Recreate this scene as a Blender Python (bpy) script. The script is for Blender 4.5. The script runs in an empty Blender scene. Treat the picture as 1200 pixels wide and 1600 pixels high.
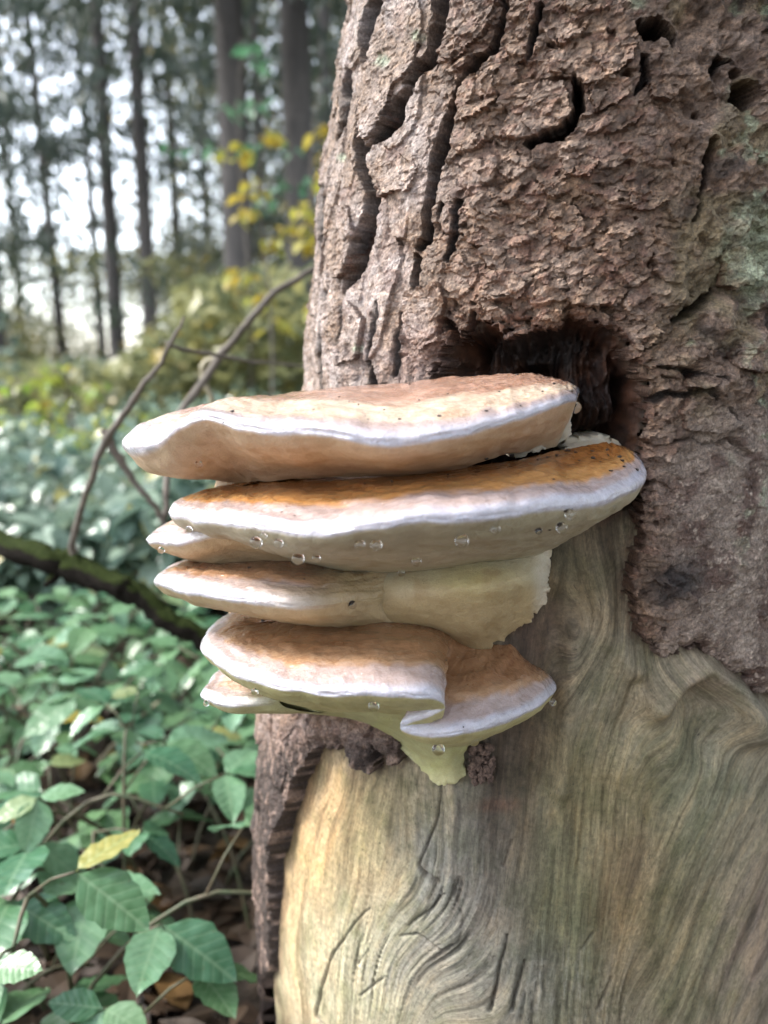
import bpy, math, random
import numpy as np
from mathutils import Vector
from mathutils.bvhtree import BVHTree

random.seed(7); RNG = np.random.default_rng(7)
SC = bpy.context.scene
COL = SC.collection
PI = math.pi

# ------------------------------------------------------------------ camera
PITCH = math.radians(11.0); CAMZ = 0.65; FPX = 1201.0
cd = bpy.data.cameras.new('camera'); cam = bpy.data.objects.new('camera', cd); COL.objects.link(cam)
cd.sensor_fit = 'HORIZONTAL'; cd.sensor_width = 36.0; cd.lens = 36.0*FPX/1200.0
cam.location = (0, 0, CAMZ); cam.rotation_euler = (PI/2 - PITCH, 0, 0)
cd.clip_start = 0.01; cd.clip_end = 2000
cd.dof.use_dof = True; cd.dof.focus_distance = 0.375; cd.dof.aperture_fstop = 7.5
SC.camera = cam

# ------------------------------------------------------------------ world, sun, exposure
SUN_EL, SUN_AZ = math.radians(43), math.radians(-84)     # azimuth measured from +Y towards +X
w = bpy.data.worlds.new('World'); SC.world = w; w.use_nodes = True
nt = w.node_tree; nt.nodes.clear()
sky = nt.nodes.new('ShaderNodeTexSky'); sky.sky_type = 'NISHITA'; sky.sun_disc = False
sky.sun_elevation = SUN_EL; sky.sun_rotation = SUN_AZ
sky.air_density = 1.0; sky.dust_density = 1.0; sky.ozone_density = 1.0
hs = nt.nodes.new('ShaderNodeHueSaturation'); hs.inputs['Saturation'].default_value = .42     # thin bright overcast
bg = nt.nodes.new('ShaderNodeBackground'); bg.inputs['Strength'].default_value = 0.15
wo = nt.nodes.new('ShaderNodeOutputWorld')
nt.links.new(sky.outputs[0], hs.inputs['Color']); nt.links.new(hs.outputs[0], bg.inputs[0]); nt.links.new(bg.outputs[0], wo.inputs[0])
sl = bpy.data.lights.new('sun', 'SUN'); sl.energy = 1.5; sl.angle = math.radians(12); sl.color = (1, .95, .88)
so = bpy.data.objects.new('sun', sl); COL.objects.link(so)
sd = Vector((math.sin(SUN_AZ)*math.cos(SUN_EL), math.cos(SUN_AZ)*math.cos(SUN_EL), math.sin(SUN_EL)))
so.rotation_euler = (-sd).to_track_quat('-Z', 'Y').to_euler(); so.location = (-3, -3, 6)
vs = SC.view_settings
vs.view_transform = 'Standard'; vs.look = 'None'; vs.gamma = 1; vs.use_curve_mapping = False; vs.exposure = 2.25
SC.render.engine = 'CYCLES'
SC.cycles.use_denoising = True
SC.cycles.max_bounces = 8; SC.cycles.transparent_max_bounces = 8
SC.cycles.sample_clamp_indirect = 6.0

# ------------------------------------------------------------------ helpers
CP, SP = math.cos(PITCH), math.sin(PITCH)
def at(px, py, Y):
    """the point on the ray through photo pixel (px, py) at world depth Y"""
    a = (px-600)/FPX; b = -(py-800)/FPX
    d = np.array([a, CP + b*SP, -SP + b*CP])
    return np.array([0, 0, CAMZ]) + d*(Y/d[1])
def project(P):
    x = P[..., 0]; y = P[..., 1]; z = P[..., 2]-CAMZ
    dep = y*CP - z*SP; up = y*SP + z*CP
    dep = np.maximum(dep, 1e-3)
    return 600 + FPX*x/dep, 800 - FPX*up/dep
def lin(*c):
    c = np.array(c, float)/255.0
    return np.where(c <= .04045, c/12.92, ((c+.055)/1.055)**2.4)
def sm(a, b, x):
    t = np.clip((x-a)/(b-a), 0, 1); return t*t*(3-2*t)
def mix(a, b, t):
    t = np.asarray(t)
    if np.ndim(a) != np.ndim(t) or np.ndim(b) != np.ndim(t) or np.shape(a)[-1:] == (3,) or np.shape(b)[-1:] == (3,):
        t = t[..., None]
    return a*(1-t) + b*t
HT = np.random.default_rng(99).random((512, 512)).astype(np.float32)
def hsh(ix, iy, seed):
    return HT[(ix.astype(np.int32)+seed*37+(seed*seed) % 211) & 511, (iy.astype(np.int32)+seed*91) & 511]
def vn(x, y, seed=0):
    ix = np.floor(x); iy = np.floor(y); fx = x-ix; fy = y-iy
    ux = fx*fx*fx*(fx*(fx*6-15)+10); uy = fy*fy*fy*(fy*(fy*6-15)+10)
    a = hsh(ix, iy, seed); b = hsh(ix+1, iy, seed); c = hsh(ix, iy+1, seed); d = hsh(ix+1, iy+1, seed)
    return (a*(1-ux)+b*ux)*(1-uy) + (c*(1-ux)+d*ux)*uy          # 0..1
def fbm(x, y, seed=0, oct=4, gain=.5):
    s = 0; a = 1; t = 0
    for i in range(oct):
        s = s + a*(vn(x, y, seed+i*17)-.5)*2; t += a; a *= gain; x = x*2.03+5.1; y = y*2.03+1.7
    return s/t                                                     # -1..1
def shingles(x, y, seed, jit=.85, tilt=.5, lim=1.25):
    ix = np.floor(x); iy = np.floor(y)
    best = np.full(x.shape, -9.0); bid = np.zeros(x.shape)
    for dx in (-1, 0, 1):
        for dy in (-1, 0, 1):
            cx = ix+dx; cy = iy+dy
            ex = x-(cx+.5+(hsh(cx, cy, seed)-.5)*jit); ey = y-(cy+.5+(hsh(cx, cy, seed+1)-.5)*jit)
            rad = .62+.38*hsh(cx, cy, seed+2)
            q = np.sqrt(ex*ex+ey*ey)/rad
            h = hsh(cx, cy, seed+3) + tilt*((hsh(cx, cy, seed+4)-.5)*2*ex + (hsh(cx, cy, seed+5)-.7)*2*ey) - .15*q*q
            h = np.where(q < lim, h, -1.0+.1*h)
            m = h > best
            best = np.where(m, h, best); bid = np.where(m, hsh(cx, cy, seed+6), bid)
    return np.clip(best, -.6, 1.6), bid
def polydist(X, Y, pts):
    """distance to a polyline with a width at each point: returns min(distance - width/2)"""
    best = np.full(X.shape, 1e9)
    for (x0, y0, w0), (x1, y1, w1) in zip(pts[:-1], pts[1:]):
        dx, dy = x1-x0, y1-y0; L = dx*dx+dy*dy+1e-9
        t = np.clip(((X-x0)*dx+(Y-y0)*dy)/L, 0, 1)
        d = np.hypot(X-x0-t*dx, Y-y0-t*dy) - (w0+(w1-w0)*t)/2
        best = np.minimum(best, d)
    return best
def polysdf(X, Y, pts):
    """signed distance to a closed polygon, negative inside"""
    d = np.full(X.shape, 1e9); ins = np.zeros(X.shape, bool); n = len(pts)
    for i in range(n):
        x0, y0 = pts[i]; x1, y1 = pts[(i+1) % n]
        dx, dy = x1-x0, y1-y0
        t = np.clip(((X-x0)*dx+(Y-y0)*dy)/(dx*dx+dy*dy+1e-9), 0, 1)
        d = np.minimum(d, np.hypot(X-x0-t*dx, Y-y0-t*dy))
        c = ((y0 > Y) != (y1 > Y)) & (X < (x1-x0)*(Y-y0)/((y1-y0) if y1 != y0 else 1e-9)+x0)
        ins ^= c
    return np.where(ins, -d, d)

def tag(o, label=None, cat=None, group=None, kind=None):
    if label: o['label'] = label
    if cat: o['category'] = cat
    if group: o['group'] = group
    if kind: o['kind'] = kind
    return o
def empty(name, loc=(0, 0, 0), rz=0):
    o = bpy.data.objects.new(name, None); COL.objects.link(o); o.location = loc; o.rotation_euler = (0, 0, rz)
    o.empty_display_size = .02
    return o
def link(name, me, mat=None, parent=None, loc=None):
    o = bpy.data.objects.new(name, me); COL.objects.link(o)
    if mat and not me.materials: me.materials.append(mat)
    if parent:
        o.parent = parent
        if loc is None: o.location = tuple(-c for c in parent.location) if parent.rotation_euler.z == 0 else (0, 0, 0)
    if loc is not None: o.location = loc
    return o
def npmesh(name, V, F, col=None, attrs=None, smooth=True):
    """V (n,3), F (m,3|4) -> mesh, fast"""
    V = np.asarray(V, np.float32); F = np.asarray(F, np.int32); k = F.shape[1]
    me = bpy.data.meshes.new(name)
    me.vertices.add(len(V)); me.vertices.foreach_set('co', V.ravel())
    me.loops.add(F.size); me.loops.foreach_set('vertex_index', F.ravel())
    me.polygons.add(len(F)); me.polygons.foreach_set('loop_start', np.arange(0, F.size, k, dtype=np.int32))
    me.update(calc_edges=True)
    me.polygons.foreach_set('use_smooth', np.full(len(F), smooth))
    if col is not None:
        a = me.color_attributes.new('Col', 'FLOAT_COLOR', 'POINT')
        a.data.foreach_set('color', np.concatenate([col, np.ones((len(V), 1))], 1).astype(np.float32).ravel())
    for n_, v in (attrs or {}).items():
        a = me.attributes.new(n_, 'FLOAT', 'POINT'); a.data.foreach_set('value', np.asarray(v, np.float32).ravel())
    me.validate(); me.update()
    return me
def catmull(P, n, tt=None):
    """P (k,...) control points, n samples through them"""
    P = np.asarray(P, float); k = len(P)
    t = np.linspace(0, k-1, n) if tt is None else tt
    i = np.clip(np.floor(t).astype(int), 0, k-2); f = (t-i).reshape((-1,)+(1,)*(P.ndim-1))
    Q = np.concatenate([[2*P[0]-P[1]], P, [2*P[-1]-P[-2]]])
    a, b, c, d = Q[i], Q[i+1], Q[i+2], Q[i+3]
    return .5*((2*b)+(-a+c)*f+(2*a-5*b+4*c-d)*f*f+(-a+3*b-3*c+d)*f**3)
def tube_data(pts, rad, seg=8, n=None, wob=0.0, seed=0):
    pts = np.asarray(pts, float); rad = np.asarray(rad, float)
    if n: 
        rad = catmull(rad, n); pts = catmull(pts, n)
    k = len(pts); V = []; rg = np.random.default_rng(seed)
    T = np.gradient(pts, axis=0); T /= np.linalg.norm(T, axis=1)[:, None]+1e-12
    u = np.cross(T[0], [0.3, 1, .2]); u /= np.linalg.norm(u)
    for i in range(k):
        u = u - T[i]*np.dot(u, T[i]); u /= np.linalg.norm(u); v = np.cross(T[i], u)
        a = np.arange(seg)*2*PI/seg
        r = rad[i]*(1+wob*(rg.random(seg)-.5))
        V.append(pts[i] + (np.cos(a)*r)[:, None]*u + (np.sin(a)*r)[:, None]*v)
    V = np.concatenate(V + [pts[:1], pts[-1:]]); F = []
    for i in range(k-1):
        for j in range(seg):
            a = i*seg+j; b = i*seg+(j+1) % seg
            F.append((a, b, b+seg, a+seg))
    c0 = k*seg; c1 = c0+1
    for j in range(seg):
        F.append((c0, (j+1) % seg, j, j)); F.append((c1, (k-1)*seg+j, (k-1)*seg+(j+1) % seg, (k-1)*seg+(j+1) % seg))
    return V, F
def tube(name, pts, rad, seg=8, n=None, wob=0.0, seed=0):
    V, F = tube_data(pts, rad, seg, n, wob, seed)
    me = bpy.data.meshes.new(name)
    me.from_pydata([tuple(v) for v in V], [], [f if f[2] != f[3] else f[:3] for f in F])
    for p in me.polygons: p.use_smooth = True
    return me

# ------------------------------------------------------------------ materials
class N:
    def __init__(s, name):
        s.m = bpy.data.materials.new(name); s.m.use_nodes = True; s.t = s.m.node_tree; s.t.nodes.clear()
        s.o = s.t.nodes.new('ShaderNodeOutputMaterial'); s.p = s.t.nodes.new('ShaderNodeBsdfPrincipled')
        s.t.links.new(s.p.outputs[0], s.o.inputs[0])
    def n(s, ty, **kw):
        x = s.t.nodes.new(ty)
        for k, v in kw.items(): setattr(x, k, v)
        return x
    def l(s, a, b): s.t.links.new(a, b)
    def set(s, **kw):
        for k, v in kw.items(): s.p.inputs[k.replace('_', ' ')].default_value = v
        return s
    def noise(s, vec, scale, detail=4, rough=.55, dist=0):
        x = s.n('ShaderNodeTexNoise'); x.inputs['Scale'].default_value = scale; x.inputs['Detail'].default_value = detail
        x.inputs['Roughness'].default_value = rough; x.inputs['Distortion'].default_value = dist
        if vec is not None: s.l(vec, x.inputs['Vector'])
        return x.outputs['Fac']
    def ramp(s, fac, stops):
        x = s.n('ShaderNodeValToRGB'); e = x.color_ramp.elements
        while len(e) < len(stops): e.new(.5)
        for q, (p, c) in zip(e, stops):
            q.position = p; q.color = (c, c, c, 1) if np.isscalar(c) else (*c, 1)
        s.l(fac, x.inputs[0]); return x.outputs[0]
    def mixc(s, a, b, fac, blend='MIX'):
        x = s.n('ShaderNodeMix', data_type='RGBA', blend_type=blend)
        for v, i in ((fac, 0), (a, 6), (b, 7)):
            if hasattr(v, 'is_linked'): s.l(v, x.inputs[i])
            elif np.isscalar(v): x.inputs[i].default_value = v
            else: x.inputs[i].default_value = (*v, 1)
        return x.outputs[2]
    def attr(s, name): return s.n('ShaderNodeAttribute', attribute_name=name)
    def bump(s, h, dist, strength=1.0, nrm=None):
        x = s.n('ShaderNodeBump'); x.inputs['Distance'].default_value = dist; x.inputs['Strength'].default_value = strength
        s.l(h, x.inputs['Height'])
        if nrm is not None: s.l(nrm, x.inputs['Normal'])
        return x.outputs[0]
def mat_bark():
    m = N('bark_material'); co = m.n('ShaderNodeTexCoord').outputs['Object']
    c = m.attr('Col').outputs['Color']
    n1 = m.noise(co, 700, 6, .7); n2 = m.noise(co, 2200, 4, .7); n3 = m.noise(co, 160, 5, .65)
    c = m.mixc(c, m.ramp(n1, [(.32, .34), (.5, 1.0), (.68, 1.85)]), .85, 'MULTIPLY')
    c = m.mixc(c, m.ramp(n3, [(.36, (.60, .52, .46)), (.5, (1, 1, 1)), (.64, (1.3, 1.28, 1.28))]), .85, 'MULTIPLY')
    c = m.mixc(c, (.42, .38, .34), m.ramp(n2, [(.62, 0), (.75, .35)]))
    m.l(c, m.p.inputs['Base Color'])
    b = m.bump(n1, .0020); b = m.bump(n2, .0009, 1, b)
    m.l(b, m.p.inputs['Normal']); m.l(m.ramp(n1, [(.3, .65), (.7, .38)]), m.p.inputs['Roughness'])
    m.set(Specular_IOR_Level=.55); return m.m
def mat_wood():
    m = N('bare_wood_material'); co = m.n('ShaderNodeTexCoord').outputs['Object']
    c = m.attr('Col').outputs['Color']
    g = m.attr('grain').outputs['Fac']; al = m.attr('along').outputs['Fac']
    cx = m.n('ShaderNodeCombineXYZ'); m.l(g, cx.inputs[0]); m.l(al, cx.inputs[1])
    def mapped(k):
        mp = m.n('ShaderNodeMapping'); m.l(cx.outputs[0], mp.inputs[0]); mp.inputs['Scale'].default_value = (1, k, 1); return mp.outputs[0]
    f1 = m.noise(mapped(.10), .30, 7, .78, 1.2); f2 = m.noise(mapped(.13), 1.5, 4, .75, .8); f3 = m.noise(mapped(.25), .11, 6, .7, 1.0)
    sp = m.noise(co, 380, 6, .75); big = m.noise(co, 38, 6, .68); pit = m.noise(mapped(.35), .9, 3, .6, .4)
    c = m.mixc(c, m.ramp(f1, [(.34, (.60, .56, .52)), (.5, (1, 1, 1)), (.66, (1.28, 1.26, 1.22))]), .7, 'MULTIPLY')
    c = m.mixc(c, m.ramp(f2, [(.34, .66), (.5, 1.0), (.68, 1.3)]), .75, 'MULTIPLY')
    c = m.mixc(c, m.ramp(f3, [(.36, (.70, .70, .64)), (.5, (1, 1, 1)), (.64, (1.18, 1.12, 1.02))]), .9, 'MULTIPLY')
    c = m.mixc(c, m.ramp(big, [(.38, (.72, .76, .68)), (.5, (1, 1, 1)), (.62, (1.18, 1.12, 1.08))]), .85, 'MULTIPLY')
    c = m.mixc(c, m.ramp(sp, [(.36, .62), (.5, 1.0), (.64, 1.3)]), .7, 'MULTIPLY')
    c = m.mixc(c, (.035, .025, .018), m.ramp(pit, [(.63, 0), (.72, .8)]))
    m.l(c, m.p.inputs['Base Color'])
    b = m.bump(f1, .0004); b = m.bump(f2, .00035, 1, b); b = m.bump(sp, .0007, .7, b)
    m.l(b, m.p.inputs['Normal']); m.set(Roughness=.6, Specular_IOR_Level=.35); return m.m
def mat_fungus():
    m = N('fungus_material'); co = m.n('ShaderNodeTexCoord').outputs['Object']
    c = m.attr('Col').outputs['Color']; wet = m.attr('wet').outputs['Fac']
    n1 = m.noise(co, 130, 4, .6); n2 = m.noise(co, 1500, 3, .7); n3 = m.noise(co, 30, 3, .5); n4 = m.noise(co, 260, 5, .7)
    c = m.mixc(c, m.ramp(n1, [(.3, (.82, .77, .72)), (.6, (1.05, 1.04, 1.03))]), .7, 'MULTIPLY')
    c = m.mixc(c, m.ramp(n2, [(.34, .82), (.6, 1.06)]), .7, 'MULTIPLY')
    c = m.mixc(c, (.16, .10, .055), m.ramp(n4, [(.62, 0), (.74, .5)]))
    m.l(c, m.p.inputs['Base Color'])
    wob = m.ramp(n3, [(.35, .12), (.65, .30)])
    r = m.mixc((.62, .62, .62), wob, wet); m.l(r, m.p.inputs['Roughness'])
    b = m.bump(n1, .0014, .6); b = m.bump(n4, .0008, .5, b); b = m.bump(n2, .0004, .7, b); m.l(b, m.p.inputs['Normal'])
    cw = m.n('ShaderNodeMath', operation='MULTIPLY'); m.l(wet, cw.inputs[0]); cw.inputs[1].default_value = 1.0
    m.l(cw.outputs[0], m.p.inputs['Coat Weight']); m.p.inputs['Coat Roughness'].default_value = .06
    b2 = m.bump(m.noise(co, 320, 3, .6), .0022, .7); m.l(b2, m.p.inputs['Coat Normal'])
    m.set(Subsurface_Weight=.35, Subsurface_Scale=.006, Specular_IOR_Level=.4)
    m.p.inputs['Subsurface Radius'].default_value = (1.0, .7, .45)
    return m.m
def mat_leaf(name, c0, c1, c2=None, rough=.4, trans=.3):
    """leaf colour differs from leaf to leaf"""
    m = N(name); oi = m.n('ShaderNodeObjectInfo').outputs['Random']
    co = m.n('ShaderNodeTexCoord').outputs['Object']
    rnd = m.attr('rnd').outputs['Fac']
    ad = m.n('ShaderNodeMath', operation='ADD'); m.l(oi, ad.inputs[0]); m.l(rnd, ad.inputs[1])
    fr = m.n('ShaderNodeMath', operation='FRACT'); m.l(ad.outputs[0], fr.inputs[0])
    st = [(0, c0), (.93 if c2 else 1, c1)] + ([(.985, c2)] if c2 else [])
    c = m.ramp(fr.outputs[0], st)
    c = m.mixc(c, m.ramp(m.noise(co, 60, 3), [(.3, .75), (.7, 1.2)]), .7, 'MULTIPLY')
    m.l(c, m.p.inputs['Base Color']); m.set(Roughness=rough, Specular_IOR_Level=.5)
    tr = m.n('ShaderNodeBsdfTranslucent'); m.l(c, tr.inputs[0])
    mx = m.n('ShaderNodeMixShader'); mx.inputs[0].default_value = trans
    m.l(m.p.outputs[0], mx.inputs[1]); m.l(tr.outputs[0], mx.inputs[2]); m.l(mx.outputs[0], m.o.inputs[0])
    return m.m
def mat_bramble(name, c0, c1, c2):
    m = N(name); oi = m.n('ShaderNodeObjectInfo').outputs['Random']; co = m.n('ShaderNodeTexCoord').outputs['Object']
    c = m.ramp(oi, [(0, c0), (.45, tuple((np.array(c0)+np.array(c1))/2*np.array([1.15, 1.0, .75]))), (.93, c1), (.985, c2)])
    def mt(op, a, b=None):
        x = m.n('ShaderNodeMath', operation=op)
        for i, v in enumerate((a, b)):
            if v is None: continue
            if hasattr(v, 'is_linked'): m.l(v, x.inputs[i])
            else: x.inputs[i].default_value = v
        return x.outputs[0]
    se = m.n('ShaderNodeSeparateXYZ'); m.l(co, se.inputs[0]); ax = mt('ABSOLUTE', se.outputs[0])
    rib = mt('ABSOLUTE', mt('SUBTRACT', mt('FRACT', mt('MULTIPLY', mt('SUBTRACT', se.outputs[1], mt('MULTIPLY', ax, .75)), 7.5)), .5))
    vein = mt('MAXIMUM', m.ramp(rib, [(.0, 1), (.10, 0)]), m.ramp(ax, [(.008, 1), (.03, 0)]))
    nz = m.noise(co, 7, 4); sp = m.noise(co, 16, 3)
    c = m.mixc(c, m.ramp(nz, [(.3, (.62, .72, .60)), (.7, (1.25, 1.15, 1.2))]), .8, 'MULTIPLY')
    c = m.mixc(c, (.30, .42, .26), mt('MULTIPLY', vein, .28))
    c = m.mixc(c, (.12, .07, .03), m.ramp(sp, [(.68, 0), (.74, .8)]))
    m.l(c, m.p.inputs['Base Color']); m.set(Roughness=.3, Specular_IOR_Level=.55)
    m.l(m.bump(mt('ADD', m.ramp(rib, [(0, 0), (.35, .8)]), nz), .0006, .35), m.p.inputs['Normal'])
    tr = m.n('ShaderNodeBsdfTranslucent'); m.l(c, tr.inputs[0]); mx = m.n('ShaderNodeMixShader'); mx.inputs[0].default_value = .25
    m.l(m.p.outputs[0], mx.inputs[1]); m.l(tr.outputs[0], mx.inputs[2]); m.l(mx.outputs[0], m.o.inputs[0]); return m.m
def mat_plain(name, c0, c1, scale=40, rough=.7, bump=.0, stretch=None):
    m = N(name); co = m.n('ShaderNodeTexCoord').outputs['Object']
    if stretch:
        mp = m.n('ShaderNodeMapping'); m.l(co, mp.inputs[0]); mp.inputs['Scale'].default_value = stretch; co = mp.outputs[0]
    n1 = m.noise(co, scale, 6, .65)
    m.l(m.ramp(n1, [(.32, c0), (.68, c1)]), m.p.inputs['Base Color']); m.set(Roughness=rough)
    if bump: m.l(m.bump(n1, bump), m.p.inputs['Normal'])
    return m.m
def mat_moss():
    m = N('mossy_branch_material'); co = m.n('ShaderNodeTexCoord').outputs['Object']
    n1 = m.noise(co, 70, 6, .65); n2 = m.noise(co, 260, 4, .7)
    se = m.n('ShaderNodeSeparateXYZ'); m.l(m.n('ShaderNodeNewGeometry').outputs['Normal'], se.inputs[0])
    ad = m.n('ShaderNodeMath', operation='ADD'); m.l(se.outputs[2], ad.inputs[0]); m.l(n1, ad.inputs[1])
    c = m.mixc(m.ramp(n2, [(.3, (.006, .005, .004)), (.7, (.022, .018, .014))]), m.ramp(n2, [(.3, (.012, .020, .005)), (.7, (.045, .062, .015))]), m.ramp(ad.outputs[0], [(.85, 0), (1.3, .9)]))
    m.l(c, m.p.inputs['Base Color']); m.l(m.bump(n2, .004), m.p.inputs['Normal']); m.set(Roughness=.9, Specular_IOR_Level=.08); return m.m
def mat_water():
    m = N('water_drop_material'); m.set(Base_Color=(1, 1, 1, 1), Roughness=0.0, IOR=1.333, Transmission_Weight=1.0); return m.m
M = dict(bark=mat_bark(), wood=mat_wood(), fungus=mat_fungus(), water=mat_water(),
    bramble=mat_bramble('bramble_leaf_material', (.055, .155, .085), (.16, .31, .19), (.34, .27, .05)),
    green=mat_leaf('sapling_leaf_material', (.05, .15, .075), (.14, .28, .16), None, .4, .4),
    under=mat_leaf('undergrowth_leaf_material', (.11, .18, .14), (.27, .35, .26), (.38, .34, .12), .24, .3),
    yellow=mat_leaf('autumn_leaf_material', (.42, .30, .04), (.30, .32, .06), None, .5, .45),
    lime=mat_leaf('lime_leaf_material', (.22, .34, .06), (.40, .40, .07), None, .5, .45),
    needle=mat_leaf('needle_material', (.040, .062, .052), (.085, .11, .075), None, .55, .15),
    olive=mat_leaf('shrub_leaf_material', (.12, .15, .09), (.34, .33, .14), (.46, .34, .08), .4, .4),
    farleaf=mat_leaf('far_leaf_material', (.09, .12, .095), (.24, .24, .13), (.42, .32, .08), .45, .4),
    litter=mat_leaf('litter_material', (.030, .019, .012), (.085, .050, .028), (.22, .12, .04), .6, .1),
    soil=mat_plain('soil_material', (.022, .015, .010), (.060, .042, .028), 14, .9, .02),
    sprucebark=mat_plain('spruce_bark_material', (.055, .050, .048), (.12, .105, .098), 9, .85, .02, (1, 1, .25)),
    twig=mat_plain('twig_material', (.055, .045, .035), (.14, .115, .09), 120, .7, .001),
    moss=mat_moss(),
    drygrass=mat_plain('dry_grass_material', (.22, .19, .12), (.34, .30, .20), 80, .6),
    greenstem=mat_plain('stem_material', (.035, .06, .022), (.10, .07, .042), 60, .6),
    crumb=mat_plain('crumb_material', (.012, .008, .006), (.045, .028, .018), 900, .6),
    frass=mat_plain('frass_material', (.035, .022, .016), (.16, .10, .075), 700, .9, .001))

# ------------------------------------------------------------------ ground
def ground_h(x, y):
    return .03*fbm(x/1.7, y/1.7, 3, 3) + .25*fbm(x/14, y/14, 5, 2)*sm(3, 12, np.hypot(x, y))
gx = np.concatenate([-np.geomspace(220, 6, 30), np.linspace(-5.8, 5.8, 100), np.geomspace(6, 220, 30)])
gX, gY = np.meshgrid(gx, gx, indexing='ij'); ng = len(gx)
gV = np.stack([gX, gY, ground_h(gX, gY)-.02*0], -1).reshape(-1, 3)
ii = (np.arange(ng-1)[:, None]*ng+np.arange(ng-1)[None]).ravel()
gF = np.stack([ii, ii+ng, ii+ng+1, ii+1], 1)
ground = tag(link('ground', npmesh('ground', gV, gF), M['soil']), 'dark leaf-strewn forest soil under the brambles', None, None, 'structure')
def gz(x, y): return float(ground_h(np.array([x]), np.array([y]))[0])

# ------------------------------------------------------------------ leaves
def leaf_outline(L, Wd, fold=.18, droop=.25, teeth=0):
    """folded ovate leaf along +Y"""
    ts = [0, .14, .34, .56, .78, 1.0]; ws = [.02, .62, 1, .88, .5, .02]; cols = (-1, 0, 1)
    if teeth:
        ts = [0, .08, .15, .24, .33, .42, .51, .60, .69, .78, .87, .94, 1.0]; cols = (-1, -.5, 0, .5, 1)
        ws = [.03, .36, .66, .86, .98, 1.0, .97, .90, .78, .62, .40, .20, .0]
    V = []; F = []; nc = len(cols)
    for i, (t, ww) in enumerate(zip(ts, ws)):
        z = -droop*L*t*t; y = L*t
        for sx in cols:
            e = abs(sx); saw = (1.03 if i % 2 else .97) if teeth and e == 1 else 1
            V.append((sx*Wd/2*ww*saw, y + .05*L*e, z + fold*Wd/2*ww*(e-.35*e*e) + (.02*L*math.sin(i*2.1+sx*2) if teeth and e else 0)))
    for i in range(len(ts)-1):
        for j in range(nc-1):
            a = i*nc+j; F.append((a, a+1, a+nc+1, a+nc))
    return np.array(V), np.array(F)
def scatter_leaves(name, P, dirs, pitch, size, aspect, mat, fold=.2, simple=True):
    """one mesh of many small leaves: P (n,3), heading, pitch, size"""
    n = len(P)
    if simple:
        base = np.array([(0, 0, 0), (-.5*aspect, .5, .06), (0, 1, -.05), (.5*aspect, .5, .06)]); bf = np.array([(0, 3, 2, 1)])
    else:
        base, bf = leaf_outline(1, aspect)
    k = len(base)
    roll = (RNG.random(n)-.5)*1.2
    B = np.repeat(base[None], n, 0)*size[:, None, None]
    x, y, z = B[..., 0], B[..., 1], B[..., 2]
    cr, sr = np.cos(roll)[:, None], np.sin(roll)[:, None]; x, z = x*cr+z*sr, -x*sr+z*cr
    cp, sp = np.cos(pitch)[:, None], np.sin(pitch)[:, None]; y, z = y*cp-z*sp, y*sp+z*cp
    cd_, sd_ = np.cos(dirs)[:, None], np.sin(dirs)[:, None]; x, y = x*cd_-y*sd_, x*sd_+y*cd_
    V = np.stack([x, y, z], -1)+P[:, None]
    F = (bf[None]+(np.arange(n)*k)[:, None, None]).reshape(-1, bf.shape[1])
    me = npmesh(name, V.reshape(-1, 3), F, None, {'rnd': np.repeat(RNG.random(n), k)}, False)
    me.materials.append(mat); return me

# ------------------------------------------------------------------ the dead tree
AY = 0.555
EDGE = [(0, 555), (100, 541), (200, 526), (300, 511), (400, 500), (500, 493), (600, 490), (800, 462), (1000, 432), (1110, 420),
        (1200, 412), (1300, 407), (1400, 406), (1500, 410), (1600, 415)]      # photo row -> left edge of the bark
RZ = np.array([0.0, .25, .45, .64, .87, 1.2, 2.6]); RR = np.array([.245, .207, .190, .174, .163, .152, .13])
def rad_z(z): return np.interp(z, RZ, RR)
_z, _a = [], []
for py, px in EDGE:
    p = at(px, py, .52); r = float(rad_z(p[2])); phl = math.atan2(p[0], p[1]); ax = .1
    for _ in range(30):
        D = math.hypot(ax, AY); ax = AY*math.tan(phl+math.asin(min(.9, r/D)))
    _z.append(p[2]); _a.append(ax)
_z, _a = np.array(_z)[::-1], np.array(_a)[::-1]
_z = np.concatenate([[0.0], _z, [1.3, 2.6]]); _a = np.concatenate([[_a[0]+.004], _a, [_a[-1]+.03, _a[-1]+.10]])
def ax_z(z): return np.interp(z, _z, _a)
AX0 = float(ax_z(.6)); D0 = math.hypot(AX0, AY)
DIR0 = np.array([-AX0, -AY])/D0; PERP = np.array([AY, -AX0])/D0
def trunk_pt(th, z, off):
    """off in metres outward from the bark's nominal surface"""
    r = rad_z(z)+off
    return np.stack([ax_z(z)+r*(np.cos(th)*DIR0[0]+np.sin(th)*PERP[0]), AY+r*(np.cos(th)*DIR0[1]+np.sin(th)*PERP[1]), z+0*th], -1)
def hit_trunk(px, py, off=-.010):
    """depth Y where the ray through a pixel meets the trunk"""
    Y = .40
    for _ in range(25):
        p = at(px, py, Y); r = float(rad_z(p[2]))+off; dx = p[0]-float(ax_z(p[2]))
        Y = .5*Y + .5*(AY-math.sqrt(max(r*r-dx*dx, 1e-8)))
    return Y
STEP = .0008
th = np.concatenate([np.linspace(-PI, -1.60, 40)[:-1], np.arange(-1.60, 1.15, STEP/.16), np.linspace(1.15, PI, 50)[1:]])
zz = np.concatenate([np.linspace(-.06, .20, 50)[:-1], np.arange(.20, .915, STEP), np.linspace(.915, 2.6, 90)[1:]])
TH, Z = np.meshgrid(th, zz, indexing='ij')
R_ = rad_z(Z); tt_ = np.arccos(np.clip(R_/np.hypot(ax_z(Z), AY), 0, 1))
base_ang = np.arctan2(ax_z(Z), AY)-math.atan2(AX0, AY)
thc = np.clip(TH, -tt_-base_ang*0, tt_)
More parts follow.
